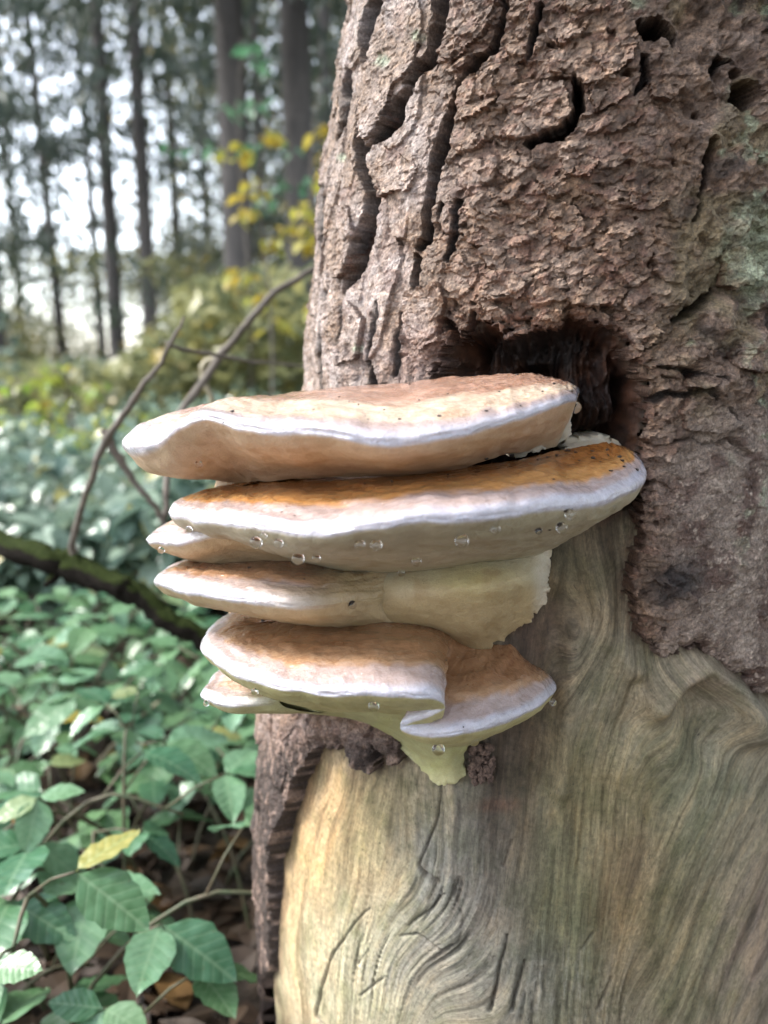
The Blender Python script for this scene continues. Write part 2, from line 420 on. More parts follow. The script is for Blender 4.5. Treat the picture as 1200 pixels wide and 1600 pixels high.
PX, PY = project(trunk_pt(thc, Z, 0.0))
PX = PX + (TH-thc)*R_*3000
S = TH*R_*1000; ZM = Z*1000
SW = S+5*fbm(S/28, ZM/28, 11, 3); ZW = ZM+5*fbm(S/28, ZM/28, 12, 3)
JX = np.clip(np.abs(np.gradient(PX, axis=0)/np.gradient(S, axis=0)), .3, 3.3)/3.0
PXW = PX+JX*(9*fbm(S/9, ZM/9, 21, 3)+3*fbm(S/2.5, ZM/2.5, 22, 2)*.5); PYW = PY+9*fbm(S/9, ZM/9, 23, 3)+3*fbm(S/2.5, ZM/2.5, 24, 2)
PXC = PX+JX*(10*fbm(S/10, ZM/14, 25, 3)); PYC = PY+6*fbm(S/9, ZM/9, 26, 2)
nth, nz = TH.shape
WOODPOLY = [(300, 1900), (330, 1640), (380, 1570), (415, 1520), (417, 1450), (421, 1350), (436, 1290), (464, 1215), (490, 1168), (535, 1170), (548, 1200), (575, 1205),
            (585, 1170), (600, 1180), (612, 1205), (622, 1190), (630, 1080), (640, 900), (700, 800), (850, 760), (930, 780), (1002, 775), (1000, 840), (985, 900), (992, 960),
            (1002, 1000), (1040, 1022), (1090, 1012), (1140, 1045), (1200, 1085), (1400, 1130), (1600, 1140), (1600, 1900)]
CAVPOLY = [(672, 600), (690, 560), (706, 490), (718, 520), (745, 508), (800, 520), (842, 508), (875, 507), (893, 492), (930, 500), (962, 515), (985, 555),
           (1008, 600), (1016, 640), (1000, 680), (1012, 740), (1000, 800), (850, 830), (690, 780), (660, 650)]
dW = polysdf(PXW, PYW, WOODPOLY); dC = polysdf(PXW, PYW, CAVPOLY)
dOpen = np.minimum(dW, dC)                                       # negative where the bark is gone

CRACKS = [
 ([(702, -40, 30), (698, 0, 34), (690, 50, 36), (678, 95, 20), (655, 130, 12), (640, 160, 22), (628, 195, 24), (605, 220, 14), (585, 238, 8)], 17),
 ([(574, 178, 8), (571, 230, 12), (580, 265, 12), (588, 300, 18), (584, 340, 16), (576, 370, 22), (568, 410, 22), (552, 440, 18), (543, 458, 6)], 15),
 ([(796, -40, 12), (790, 20, 12), (785, 50, 12), (775, 80, 14), (752, 100, 18), (730, 135, 9), (716, 165, 14), (704, 205, 16), (694, 250, 17), (690, 285, 8), (676, 330, 7), (672, 375, 7), (660, 392, 8)], 13),
 ([(654, 408, 16), (653, 445, 18)], 17),
 ([(612, -40, 14), (602, 0, 14), (592, 30, 14), (585, 75, 8), (583, 95, 5)], 12),
 ([(558, 112, 6), (553, 150, 12), (546, 190, 8), (535, 222, 4)], 10),
 ([(895, 128, 10), (905, 150, 26), (906, 172, 26), (885, 203, 15), (858, 218, 12), (832, 228, 6)], 15),
 ([(1004, 50, 24), (1028, 47, 28), (1052, 54, 20), (1048, 72, 10)], 15),
 ([(1000, 95, 8), (1005, 130, 14), (990, 150, 10)], 9),
 ([(1114, 218, 8), (1104, 262, 12), (1098, 300, 10), (1086, 338, 6)], 12),
 ([(1118, 450, 8), (1092, 472, 13), (1070, 492, 9), (1048, 500, 5)], 10),
 ([(724, 320, 4), (714, 366, 6), (699, 410, 5)], 6),
 ([(700, 320, 4), (690, 350, 5), (684, 372, 4)], 5),
 ([(543, 470, 4), (545, 510, 5), (540, 540, 4)], 6),
 ([(512, 455, 5), (510, 505, 7), (510, 560, 8), (513, 612, 9)], 9),
 ([(592, 575, 10), (594, 612, 14)], 9),
 ([(517, 290, 5), (513, 345, 7), (511, 390, 6)], 8),
 ([(846, 20, 10), (838, 60, 16), (832, 95, 8)], 9),
 ([(1110, 120, 8), (1125, 92, 14), (1150, 98, 6)], 8),
 ([(735, 540, 10), (745, 490, 8)], 8),
 ([(600, 470, 3), (590, 530, 4), (584, 570, 4)], 5),
 ([(632, 480, 3), (628, 540, 4), (622, 585, 4)], 4),
 ([(1010, 560, 5), (1035, 572, 7), (1060, 578, 10), (1090, 582, 5), (1120, 592, 6)], 4),
 ([(1018, 625, 12), (1040, 612, 16), (1068, 618, 10), (1100, 610, 12), (1125, 628, 6), (1145, 650, 8)], 5),
 ([(1060, 690, 6), (1085, 684, 9), (1110, 692, 8), (1140, 690, 11), (1170, 708, 8)], 3.5),
 ([(1030, 890, 12), (1058, 905, 26), (1085, 915, 18), (1100, 935, 8)], 1.5),
]
PLATES = [
 [(873, 60), (860, 90), (858, 120), (880, 128), (905, 140), (935, 145), (955, 120), (985, 105), (996, 75), (990, 45), (960, 25), (930, 15), (895, 35)],
 [(922, 145), (925, 182), (960, 175), (985, 150), (978, 125), (950, 120)],
 [(825, 150), (850, 128), (880, 130), (888, 160), (886, 190), (860, 212), (838, 222), (818, 190)],
 [(573, 225), (575, 185), (588, 140), (606, 80), (612, 20), (640, -30), (662, -10), (666, 60), (656, 110), (628, 150), (615, 190), (600, 215)],
 [(735, -20), (705, 40), (692, 85), (718, 108), (744, 82), (775, 55), (786, -10)],
 [(527, 320), (560, 328), (572, 360), (556, 410), (540, 442), (520, 400)],
 [(845, 502), (828, 472), (850, 450), (880, 455), (893, 480), (872, 507)],
 [(960, 512), (1000, 500), (1030, 522), (1004, 546), (985, 548)],
 [(985, 552), (1050, 530), (1115, 545), (1062, 572), (1012, 574)],
 [(1060, 602), (1090, 582), (1114, 590), (1104, 606), (1072, 612)],
 [(1060, 640), (1080, 625), (1130, 640), (1154, 665), (1112, 678), (1064, 668)],
 [(600, 255), (640, 240), (664, 262), (650, 300), (610, 310), (594, 285)],
 [(720, 120), (750, 115), (790, 130), (770, 175), (735, 200), (722, 165)],
 [(1000, 130), (1050, 110), (1070, 140), (1040, 165), (1005, 160)],
 [(760, 430), (800, 420), (830, 440), (820, 468), (770, 462)],
 [(900, 440), (950, 430), (975, 455), (950, 482), (905, 478)],
 [(530, 480), (560, 468), (580, 500), (578, 560), (545, 570), (527, 530)],
 [(640, 455), (690, 440), (700, 475), (690, 540), (655, 545), (638, 500)],
 [(1120, 400), (1160, 385), (1185, 420), (1170, 450), (1130, 445)],
 [(870, 250), (910, 240), (935, 262), (915, 285), (878, 282)],
 [(980, 300), (1020, 292), (1040, 315), (1015, 335), (985, 328)],
 [(1130, 545), (1190, 530), (1230, 555), (1190, 585), (1140, 575)],
]
wl = sm(770, 640, PX + 25*fbm(S/30, ZM/30, 31))                   # weathered vertical plates on the left
wr = sm(990, 1090, PX + 40*fbm(S/30, ZM/30, 32))                  # lumpy crust on the right
wlow = sm(600, 690, PY)*sm(960, 1010, PX)                         # smooth grey crust right of the fungus
wc = np.clip(1-wl-wr, 0, 1)
shA, idA = shingles(SW/13, ZW/34, 101, .8, .5)
shB, idB = shingles(SW/9.5+3, ZW/7.0, 201, .95, .8)
shC, idC = shingles((S+2*fbm(S/7, ZM/7, 42, 2))/4.2, (ZM+2*fbm(S/7, ZM/7, 43, 2))/2.9, 301, .9, .8)
shD, idD = shingles(S/2.4+.7*fbm(S/3, ZM/3, 44, 2), ZM/2.0, 401, .9, .8)
lump = fbm(SW/16, ZW/14, 51, 4); fine = fbm(S/2.2, ZM/2.2, 61, 3); vert = fbm(SW/3.2, ZW/22, 71, 3)
lumpR = np.abs(fbm(SW/20, ZW/16, 81, 4, .6))
H = 3.5*fbm(SW/55, ZW/55, 91, 3)
H = H + wl*(4.6*shA + 1.1*vert + .5*shC + .35*shD + .4*fine + 1.3*shB*sm(-.1, .5, lump) - 2.5*sm(.1, -.4, shA))
H = H + wc*(3.4*shB + 1.9*shC + .7*shD + .5*fine + 3.0*lump - 3.0*sm(.1, -.4, shB) - 1.6*sm(.0, -.4, shC))
H = H + wr*(1-wlow)*(7.5*lump - 8*lumpR + 1.2*shB + .9*shC + .5*shD + .7*fine)
H = H + wr*wlow*(2.2*lump + .5*shC + .5*shD + .8*fine)
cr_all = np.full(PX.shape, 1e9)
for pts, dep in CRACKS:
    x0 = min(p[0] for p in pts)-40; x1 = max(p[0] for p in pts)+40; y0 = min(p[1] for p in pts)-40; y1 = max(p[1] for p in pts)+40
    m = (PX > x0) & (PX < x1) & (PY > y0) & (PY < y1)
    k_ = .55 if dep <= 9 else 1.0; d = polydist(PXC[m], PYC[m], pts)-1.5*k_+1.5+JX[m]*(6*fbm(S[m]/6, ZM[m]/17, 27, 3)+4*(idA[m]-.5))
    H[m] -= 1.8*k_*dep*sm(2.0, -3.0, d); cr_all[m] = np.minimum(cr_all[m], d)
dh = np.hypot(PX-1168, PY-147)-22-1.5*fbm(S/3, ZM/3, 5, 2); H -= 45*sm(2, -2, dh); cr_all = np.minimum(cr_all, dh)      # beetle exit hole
for hx, hy, hr in ((1152, 112, 9), (978, 122, 7), (1090, 180, 6), (1185, 250, 9), (1015, 415, 7)):
    H -= 7*sm(2, -3, np.hypot(PX-hx, (PY-hy)*1.2)-hr)
dOpen = dOpen + sm(.35, .7, JX)*(13*(idB-.5)+9*(idC-.5)+5*(idD-.5))*sm(-60, -20, dOpen)
# broken lip: the bark thins towards its torn edge, then drops
edge = dOpen
H = H - 3.5*sm(26, 2, edge)*(1+.6*lump) 
barkoff = mix(H, -17.0+0*H, sm(.5, -3.0, edge))
# lichen, tone
lich = sm(-40, 25, -polysdf(PX+40*fbm(S/12, ZM/12, 33, 3), PY+40*fbm(S/12, ZM/12, 34, 3), [(1145, 350), (1175, 335), (1230, 340), (1230, 480), (1180, 455), (1150, 420)]))
lich = np.maximum(lich, sm(.25, .5, fbm(S/9, ZM/9, 35, 4))*sm(1120, 1180, PX)*sm(1000, 700, PY)*.8)
for lx, ly, lr in ((612, 100, 9), (543, 247, 6), (992, 8, 14), (1128, 238, 6), (1155, 335, 12), (575, 545, 5), (1070, 535, 5), (660, 60, 8)):
    lich = np.maximum(lich, sm(lr+5, lr-6, np.hypot(PX-lx, PY-ly)+5*fine))
tone = np.clip(.5+.32*fbm(SW/24, ZW/24, 36, 3)+.25*(wl*(idA-.5)+wc*(idB-.5)+.5*(idC-.5)), 0, 1)
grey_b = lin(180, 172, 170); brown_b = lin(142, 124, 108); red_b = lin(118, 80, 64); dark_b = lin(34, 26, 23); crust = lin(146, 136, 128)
def barkcol(raise_=0.0):
    c = mix(brown_b, grey_b, sm(.3, .75, tone)*(.35+.65*wl))
    c = mix(c, c*np.array([1.55, 1.5, 1.42]), sm(.5, .95, idD)*.9); c = mix(c, c*np.array([.50, .44, .40]), sm(.45, .05, idB)*.8*(wc+wr)); c = mix(c, c*np.array([.52, .46, .42]), sm(.4, .05, idC)*.7)
    c = mix(c, red_b, sm(.55, .95, idC)*.55*wc)
    c = mix(c, red_b, sm(.62, .95, idA*.5+idB*.5)*.5*wl)
    c = mix(c, red_b, sm(480, 540, PY)*sm(120, 20, edge)*.55*wl)
    c = mix(c, dark_b, sm(3.5, -1.5, cr_all)*.95)                     # painted shade over dark inner bark in the fissures and exit hole
    cs = fbm(SW/12, ZW/12, 45, 4); cc = mix(mix(crust, lin(104, 84, 76), sm(.05, .5, cs)), lin(172, 164, 156), sm(.05, .45, -cs))
    cc = mix(cc, lin(196, 188, 178), sm(.42, .6, fbm(S/2.0, ZM/2.0, 46, 2)))
    c = mix(c, cc, wr*wlow*.9)
    c = mix(c, dark_b*.8, wr*(1-wlow)*sm(.1, .6, fbm(SW/14, ZW/14, 37, 3))*.7)
    c = mix(c, lin(45, 38, 38), sm(60, 15, np.hypot((PX-1055)*.8, PY-905)+20*lump)*.85)
    c = mix(c, lin(150, 142, 112), wr*(1-wlow)*sm(-.1, .4, fbm(SW/18, ZW/18, 38, 3))*.7)
    c = mix(c, mix(lin(150, 178, 150), lin(196, 214, 190), np.clip(.5+fine, 0, 1)), np.clip(lich*(0.75+.5*fine), 0, 1))
    c = mix(c, lin(74, 48, 38), sm(9, 0, edge)*.7)
    low = sm(1120, 1190, PY)*sm(660, 600, PX); c = mix(c, mix(lin(52, 42, 38), lin(160, 140, 128), sm(.1, .45, fbm(S/3.5, ZM/9, 39, 3))), low*.85)
    return c*mix(np.array([.84, .73, .645])[None, None], np.array([.90, .84, .80])[None, None], wl)
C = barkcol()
def grid_faces(keep):
    """keep: bool per vertex; faces whose four corners are all kept"""
    idx = np.arange(nth*nz).reshape(nth, nz)
    k = keep[:-1, :-1] & keep[1:, :-1] & keep[:-1, 1:] & keep[1:, 1:]
    a = idx[:-1, :-1][k]; b = idx[1:, :-1][k]; c = idx[1:, 1:][k]; d = idx[:-1, 1:][k]
    F = np.stack([a, b, c, d], 1)
    used = np.zeros(nth*nz, bool); used[F.ravel()] = True
    remap = np.cumsum(used)-1
    return used, remap[F]
TRUNK = empty('dead_tree_trunk', (float(ax_z(0)), AY, 0))
tag(TRUNK, 'dead tree trunk with flaking brown bark above and bare pale wood below', 'tree trunk')
VB = trunk_pt(TH, Z, barkoff/1000.0)
# a little sideways ragging so edges do not follow the grid
rag = np.stack([.0006*fbm(S/1.6, ZM/1.6, 15, 2), .0003*fine, .0006*fbm(S/1.6, ZM/1.6, 16, 2)], -1)
VB = VB+rag
used, F = grid_faces(dOpen > -6)
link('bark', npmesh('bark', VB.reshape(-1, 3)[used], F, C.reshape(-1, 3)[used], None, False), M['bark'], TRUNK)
# separate loose bark plates
for ip, poly in enumerate(PLATES):
    xs = [p[0] for p in poly]; ys = [p[1] for p in poly]
    m = (PX > min(xs)-25) & (PX < max(xs)+25) & (PY > min(ys)-25) & (PY < max(ys)+25) & (np.abs(TH) < 1.6)
    d = np.full(PX.shape, 99.0)
    d[m] = polysdf(PXW[m], PYW[m], poly)
    keep = d < 0
    if keep.sum() < 40: continue
    cxp, cyp = np.mean(xs), np.mean(ys); rx = (max(xs)-min(xs))/2; ry = (max(ys)-min(ys))/2
    rg = np.random.default_rng(50+ip); ta, tb = (rg.random(2)-.5)*2.0
    hgt = 3.5 + H*.35 + ta*(PX-cxp)/rx + (tb+.6)*(PY-cyp)/ry + .5*shC + .45*shD + .6*sm(-14, 0, d) + np.maximum(H*.65, -4)*sm(-30, 0, d)*.4
    hgt = np.maximum(hgt, H+1.0)
    lay = fbm(SW/11, ZW/7, 500+ip, 3); hgt = hgt + .8*np.round(lay*3)/3
    keepe = keep
    used, F = grid_faces(keepe)
    Vp = (trunk_pt(TH, Z, hgt/1000.0)+rag).reshape(-1, 3)[used]
    Vl = trunk_pt(TH, Z, (hgt-5.0-1.5*sm(-20, 0, d))/1000.0).reshape(-1, 3)[used]
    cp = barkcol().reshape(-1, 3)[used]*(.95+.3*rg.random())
    # border edges -> skirt
    E = np.concatenate([F[:, [0, 1]], F[:, [1, 2]], F[:, [2, 3]], F[:, [3, 0]]])
    key = np.sort(E, 1); _, inv, cnt = np.unique(key, axis=0, return_inverse=True, return_counts=True)
    B = E[cnt[inv.ravel()] == 1]; n0 = len(Vp)
    SK = np.stack([B[:, 1], B[:, 0], B[:, 0]+n0, B[:, 1]+n0], 1)
    cl = mix(cp, lin(110, 72, 56), np.full(len(cp), .8))
    link('bark_plate', npmesh('bark_plate', np.concatenate([Vp, Vl]), np.concatenate([F, SK]), np.concatenate([cp, cl]), None, False), M['bark'], TRUNK)

# ---- bare wood with the hollow above the fungus
X, Y_ = PX, PY
k1 = 1.5*np.exp(-((X-650)/105)**2)*sm(1330, 1610, Y_)
K = .10*(Y_-1200) + .55*(Y_-1380)*np.exp(-((X-640)/110)**2)*sm(1300, 1560, Y_)*1.3 + .32*(Y_-1150)*sm(880, 1010, X)*sm(1080, 1200, Y_)
K = K + 26*np.exp(-(((X-1005)/60)**2+((Y_-1215)/80)**2)) - 50*np.exp(-(((X-560)/160)**2+((Y_-1640)/110)**2))
K = K + 16*fbm(X/110, Y_/200, 66, 2) + 110*sm(1130, 1020, Y_)*sm(950, 1130, X) - 70*np.exp(-(((X-930)/70)**2+((Y_-960)/130)**2))
K = K + 9*np.sin(Y_/38+X/60)*np.exp(-(((X-900)/70)**2+((Y_-930)/130)**2))
G = (X+K)/3.0                                                    # across-grain coordinate, about mm
AL = Y_/3.0 + 14*fbm(G/9, Y_/160, 67, 2)
g1 = fbm(G/7, AL/70, 68, 4); g2 = fbm(G/2.2, AL/40, 69, 3); g3 = fbm(G/1.1, AL/22, 70, 2)
WH = -9.5 + .14*g1 + .16*g2 + .12*g3 + 2.2*fbm(S/60, ZM/60, 72, 3)
# checks and splinters along the grain
mask1 = np.maximum(np.exp(-(((X-690)/60)**2+((Y_-1440)/95)**2)), np.exp(-(((X-850)/130)**2+((Y_-1570)/75)**2))*.55)
mask1 = np.maximum(mask1, .8*np.exp(-(((X-580)/70)**2+((Y_-1530)/60)**2)))
ck = fbm(G/1.7, AL/34, 73, 3)
WH -= 2.6*mask1*sm(.22, .5, ck); WH += .9*mask1*sm(.1, .5, fbm(G/2.4, AL/28, 74, 3))
WCR = [([(505, 1640, 6), (474, 1600, 6), (480, 1560, 6), (500, 1505, 5), (535, 1460, 4), (560, 1435, 2)], 4.0),
       ([(680, 1240, 3), (676, 1290, 4), (655, 1340, 6), (642, 1370, 6), (655, 1385, 10), (672, 1395, 12)], 4.5),
       ([(640, 1225, 3), (640, 1250, 3)], 2.5), ([(800, 1330, 3), (785, 1370, 5)], 3), ([(560, 1500, 2), (545, 1520, 4)], 2.5),
       ([(585, 1545, 3), (548, 1572, 5)], 3), ([(625, 1465, 3), (660, 1440, 5), (685, 1415, 5)], 3.2), ([(612, 1480, 2), (640, 1478, 5), (680, 1505, 4)], 3),
       ([(790, 1480, 4), (778, 1540, 7), (762, 1600, 7)], 5), ([(820, 1520, 4), (800, 1600, 7)], 4.5), ([(968, 1550, 4), (945, 1600, 6)], 4),
       ([(935, 1480, 4), (918, 1505, 4)], 3), ([(700, 1400, 3), (718, 1450, 4), (712, 1490, 3)], 2)]
wcr = np.full(X.shape, 1e9)
for pts, dep in WCR:
    d = polydist(X+2.5*fbm(S/9, ZM/14, 75, 2), Y_, [(q[0], q[1], q[2]*.8) for q in pts]); WH -= .8*dep*sm(1.5, -3, d); wcr = np.minimum(wcr, d)
# raised folds around the old wound
WH += 12*np.exp(-((polydist(X, Y_, [(1040, 1110, 0), (1070, 1070, 0), (1110, 1045, 0), (1160, 1085, 0), (1200, 1150, 0)]))/24)**2) - 7*np.exp(-((polydist(X, Y_, [(1100, 1110, 0), (1130, 1180, 0)]))/30)**2) - 5*np.exp(-((polydist(X, Y_, [(1010, 1090, 0), (990, 1150, 0)]))/22)**2)
WH += 5*np.exp(-((polydist(X, Y_, [(1000, 1060, 0), (960, 1000, 0), (930, 900, 0)]))/22)**2)
WH += 5*np.exp(-((polydist(X, Y_, [(905, 1000, 0), (890, 1120, 0), (880, 1250, 0)]))/20)**2) - 5*np.exp(-((polydist(X, Y_, [(860, 950, 0), (865, 1100, 0), (845, 1250, 0)]))/30)**2)
WH += 4*np.exp(-(((X-1000)/35)**2+((Y_-1215)/40)**2)) + 1.2*np.sin(G/5)*np.exp(-(((X-930)/60)**2+((Y_-930)/90)**2))
# hollow
cav = sm(6, -34, dC)
rot = fbm(SW/9, ZW/14, 76, 4)
spl = np.abs(fbm(SW/4, ZW/26, 78, 4)); WH = WH - cav*(26 + 9*rot - 14*spl + 3*fbm(S/2, ZM/7, 79, 3) + 22*sm(.2, -.3, fbm(SW/22, ZW/30, 77, 2))) + cav*10*np.exp(-(polydist(X, Y_, [(960, 560, 0), (970, 640, 0), (1000, 700, 0)])/18)**2)
cav = np.maximum(cav, sm(30, -10, dC))
wcol = np.broadcast_to(lin(166, 152, 126), X.shape+(3,)).copy()
NZ = [fbm(S/22, ZM/30, 600+i_, 3) for i_ in range(4)]
def blob(c, x, y, rx, ry, wgt=1.0, e=.45):
    global wcol
    q = ((X-x)/rx)**2+((Y_-y)/ry)**2 + e*1.6*(g1*1.2+NZ[int(x+y) % 4])
    wcol = mix(wcol, lin(*c), np.clip(np.exp(-np.clip(q, 0, 50)*.9)*wgt*1.15, 0, 1))
blob((206, 168, 116), 490, 1340, 90, 190, .95)
blob((204, 174, 124), 470, 1480, 55, 140, .7)
blob((192, 172, 122), 600, 1330, 90, 120, .8)
blob((212, 204, 168), 565, 1530, 130, 110, 1.0)
blob((176, 172, 158), 690, 1430, 80, 130, 1.0)
blob((146, 138, 126), 765, 1360, 75, 200, 1.0)
blob((96, 78, 64), 820, 1190, 72, 210, 1.25, .3)  # brown stain with the fungus's shade painted in, also on the next line
blob((104, 78, 60), 855, 1020, 50, 120, 1.1)
blob((112, 92, 76), 850, 1350, 30, 120, .55)
blob((142, 142, 104), 905, 1440, 75, 170, .95)
blob((158, 146, 100), 960, 1240, 90, 140, .8)
blob((176, 164, 132), 930, 1080, 55, 70, .75)
blob((166, 150, 118), 1050, 1110, 110, 60, .7)
blob((168, 140, 96), 1020, 1400, 80, 170, .85)
blob((152, 146, 106), 1110, 1480, 75, 170, .8)
blob((150, 150, 116), 1130, 1250, 90, 110, .7)
blob((172, 150, 130), 1195, 1480, 60, 130, .8)
blob((196, 172, 146), 1105, 1070, 40, 40, .75)
blob((178, 166, 142), 1170, 1140, 60, 60, .55)
blob((136, 120, 86), 920, 900, 70, 110, .75)
blob((110, 92, 68), 960, 830, 60, 60, .8)
blob((150, 146, 132), 760, 1560, 130, 70, .75)
blob((70, 52, 44), 570, 1190, 35, 30, .8)
blob((118, 80, 60), 770, 1275, 45, 10, .5)
blob((92, 72, 58), 1000, 1375, 25, 60, .4)
wcol = mix(wcol, wcol*np.array([1.32, 1.28, 1.2]), sm(.05, .5, g1)); wcol = mix(wcol, wcol*np.array([.60, .57, .54]), sm(.05, .5, -g2)*.8); wcol = mix(wcol, wcol*np.array([.62, .60, .58]), sm(.1, .5, -g1)*.8)
wcol = mix(wcol, lin(88, 72, 58), sm(2, -2, wcr)*.6); wcol = mix(wcol, lin(70, 58, 48), mask1*sm(.2, .45, ck)*.75); wcol = mix(wcol, lin(214, 208, 192), mask1*sm(.2, .45, -ck)*.6)
lum = wcol.mean(-1, keepdims=True); wcol = wcol*.86+lum*.14
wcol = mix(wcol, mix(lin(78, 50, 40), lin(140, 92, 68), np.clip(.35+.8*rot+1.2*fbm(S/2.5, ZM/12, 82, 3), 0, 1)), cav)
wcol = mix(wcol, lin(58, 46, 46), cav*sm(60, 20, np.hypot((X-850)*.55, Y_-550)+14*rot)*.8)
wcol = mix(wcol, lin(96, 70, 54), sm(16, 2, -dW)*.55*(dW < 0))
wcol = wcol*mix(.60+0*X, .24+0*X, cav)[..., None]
VW = trunk_pt(TH, Z, WH/1000.0)+rag*.4
used, F = grid_faces(dOpen < 16)
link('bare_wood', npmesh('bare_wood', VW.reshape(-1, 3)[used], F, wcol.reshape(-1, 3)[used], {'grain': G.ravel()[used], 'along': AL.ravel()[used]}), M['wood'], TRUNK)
del VB, VW

# ------------------------------------------------------------------ the bracket fungus
fz = at(560, 1000, .40)
FUNGUS = empty('bracket_fungus', (float(fz[0]), float(fz[1]), float(fz[2])))
tag(FUNGUS, 'wet bracket fungus of stacked white-rimmed tan caps growing on the dead trunk', 'fungus')
FV, FF, FN = [], [], 0                                             # everything, for finding where drops sit
def add_bvh(V, F):
    global FN
    FV.append(V); FF.append(F+FN); FN += len(V)
WHITE = lin(196, 194, 204); PINK = lin(188, 168, 162)
def cap(front, top, mid, under, white=None, rimw=1.0, seed=0, name='cap', nu=300, back_=True, wave=1.0, bandlo=.30, bandhi=.62, wetk=1.0):
    """front: stations from the left tip to the right end, each ((rim x, y, Y, half thickness px), (top-inner x, y, Y), (under-inner x, y, Y))"""
    st = []
    for R, T, B in front:
        st.append((at(*R[:3]), 0.92*R[3]*R[2]/FPX, at(*T), at(*B)))
    # behind the tip the rim runs back to the trunk's far side
    tip = st[0][0]; back = np.array([-.02, .55, tip[2]-.004]); bs = []
    n = len(st)
    for f, j in ((.85, min(5, n-1)), (.55, min(4, n-1)), (.26, min(2, n-1))):
        p = tip*(1-f)+back*f; p[0] -= .018*math.sin(PI*min(1, f*1.3))*1.0
        bs.append((p, st[0][1]*1.0, st[j][2], st[j][3]))
    st = (bs if back_ else [])+st; k = len(st)
    nb = 3 if back_ else 0
    W_ = np.ones(k) if white is None else np.array([white[0]]*nb+list(white), float)
    m_ = nu; tsamp = np.linspace(0, k-1, m_)
    Rm = catmull([s_[0] for s_ in st], m_); hh = catmull([[s_[1]] for s_ in st], m_)[:, 0]
    Tm = catmull([s_[2] for s_ in st], m_); Bm = catmull([s_[3] for s_ in st], m_)
    Wm = np.interp(tsamp, np.arange(k), W_)
    arc = np.concatenate([[0], np.cumsum(np.linalg.norm(np.diff(Rm, axis=0), axis=1))])*1000
    # lobed, slightly wavy rim
    inn = (Tm+Bm)/2; out = Rm-inn; out[:, 2] = 0; out /= np.linalg.norm(out, axis=1)[:, None]+1e-9
    Rm = Rm + out*((1.6*fbm(arc/22, arc*0+seed, seed+1, 2)+.35*fbm(arc/6, arc*0+seed, seed+2, 2))*.001*wave)[:, None]
    Rm[:, 2] += (1.3*fbm(arc/26, arc*0+seed+9, seed+3, 2)+.5*fbm(arc/8, arc*0+3, seed+4, 2))*.001*wave
    hh = hh*(1+.22*fbm(arc/14, arc*0, seed+5, 2))
    up = np.array([0, 0, 1.0])
    L = np.linalg.norm(Rm-Tm, axis=1)[:, None]
    rt = Rm + up*(hh*.95)[:, None] - out*(hh*.85)[:, None]; rb = Rm - up*(hh*1.05)[:, None] - out*(hh*.55)[:, None]
    tq = rt*.5+Tm*.5 + up*(L*.035); tq2 = rt*.78+Tm*.22 + up*(L*.03)
    bq = rb*.52+Bm*.48 - up*(hh*.55)[:, None]; bq2 = rb*.86+Bm*.14 - up*(hh*.55)[:, None]
    prof = np.stack([Tm, tq, tq2, rt, Rm+out*(hh*.02)[:, None], rb, bq2, bq, Bm])          # (9, m, 3)
    seg = [10, 10, 9, 8, 8, 8, 10, 10]
    ts = np.concatenate([[0.]]+[i+np.arange(1, q+1)/q for i, q in enumerate(seg)])
    P = catmull(prof, len(ts), ts)                                 # (nv, m, 3)
    V_ = ts[:, None]+0*arc[None]; A_ = arc[None]+0*V_
    dr = np.linalg.norm(P-Rm[None], axis=2)*1000                   # mm from the rim
    # relief: growth ridges on the top, soft dimples below
    topm = sm(3.6, 2.6, V_); botm = sm(4.6, 6, V_)
    nrm = np.cross(np.gradient(P, axis=1), np.gradient(P, axis=0)); nrm /= np.linalg.norm(nrm, axis=2)[..., None]+1e-12
    nrm = np.where((nrm[..., 2]*np.where(V_ < 4, 1, -1) < 0)[..., None], -nrm, nrm)
    rel = topm*(1.0*fbm(dr/9, A_/38, seed+11, 3)+.45*fbm(A_/5, dr/4, seed+12, 3)) + botm*(.7*fbm(A_/16, dr/9, seed+13, 3)) + .35*fbm(A_/10, dr/8, seed+14, 2)
    P = P + nrm*(rel*.001)[..., None]
    # pigment zones
    bl = np.clip(bandlo+.12*fbm(A_/24, V_*0, seed+21, 3)+.05*fbm(A_/5, dr/3, seed+22, 2), .05, .9)
    u = np.clip((3.15-V_)/3.15, 0, 1)                              # 0 at the rim .. 1 inside, on top
    c = mix(WHITE, PINK, sm(-.02, .14, u)*.95)
    c = mix(c, mid, sm(bl*.75, bl*1.15, u)); c = mix(c, top, sm(bandhi*.75, bandhi*1.15, u+.1*fbm(A_/14, dr/7, seed+23, 3)))
    c = mix(c, c*np.array([.70, .58, .48]), topm*sm(.25, .6, fbm(A_/11, dr/6, seed+24, 4))*sm(bl*.9, bl*1.4, u)*.7)
    under = under*.97
    uw = sm(4.25, 4.45+.35*rimw, V_+.12*fbm(A_/12, V_*0, seed+25, 2))
    under_c = mix(under, under*np.array([1.08, 1.06, 1.1]), np.clip(.5+fbm(A_/20, dr/12, seed+26, 2), 0, 1))
    c = mix(c, under_c, uw)
    wv = Wm[None]+0*V_; c = mix(under_c, c, np.where(V_ > 2.2, wv, np.clip(wv*2.2, 0, 1)))
    zone = np.sin(dr*1.15+3.0*fbm(A_/16, dr/9, seed+28, 3))*topm; c = mix(c, c*np.array([.80, .72, .66]), sm(.35, .95, zone)*sm(bl*.5, bl, u)*.55)
    c = mix(c, c*np.array([.62, .50, .40]), topm*sm(.35, .6, fbm(A_/4, dr/3, seed+29, 3))*sm(bl*.8, bl*1.2, u)*.5)
    c = mix(c, c*np.array([.86, .82, .74]), botm*sm(.1, .5, fbm(A_/13, dr/10, seed+31, 4))*.7)
    c = c*.86
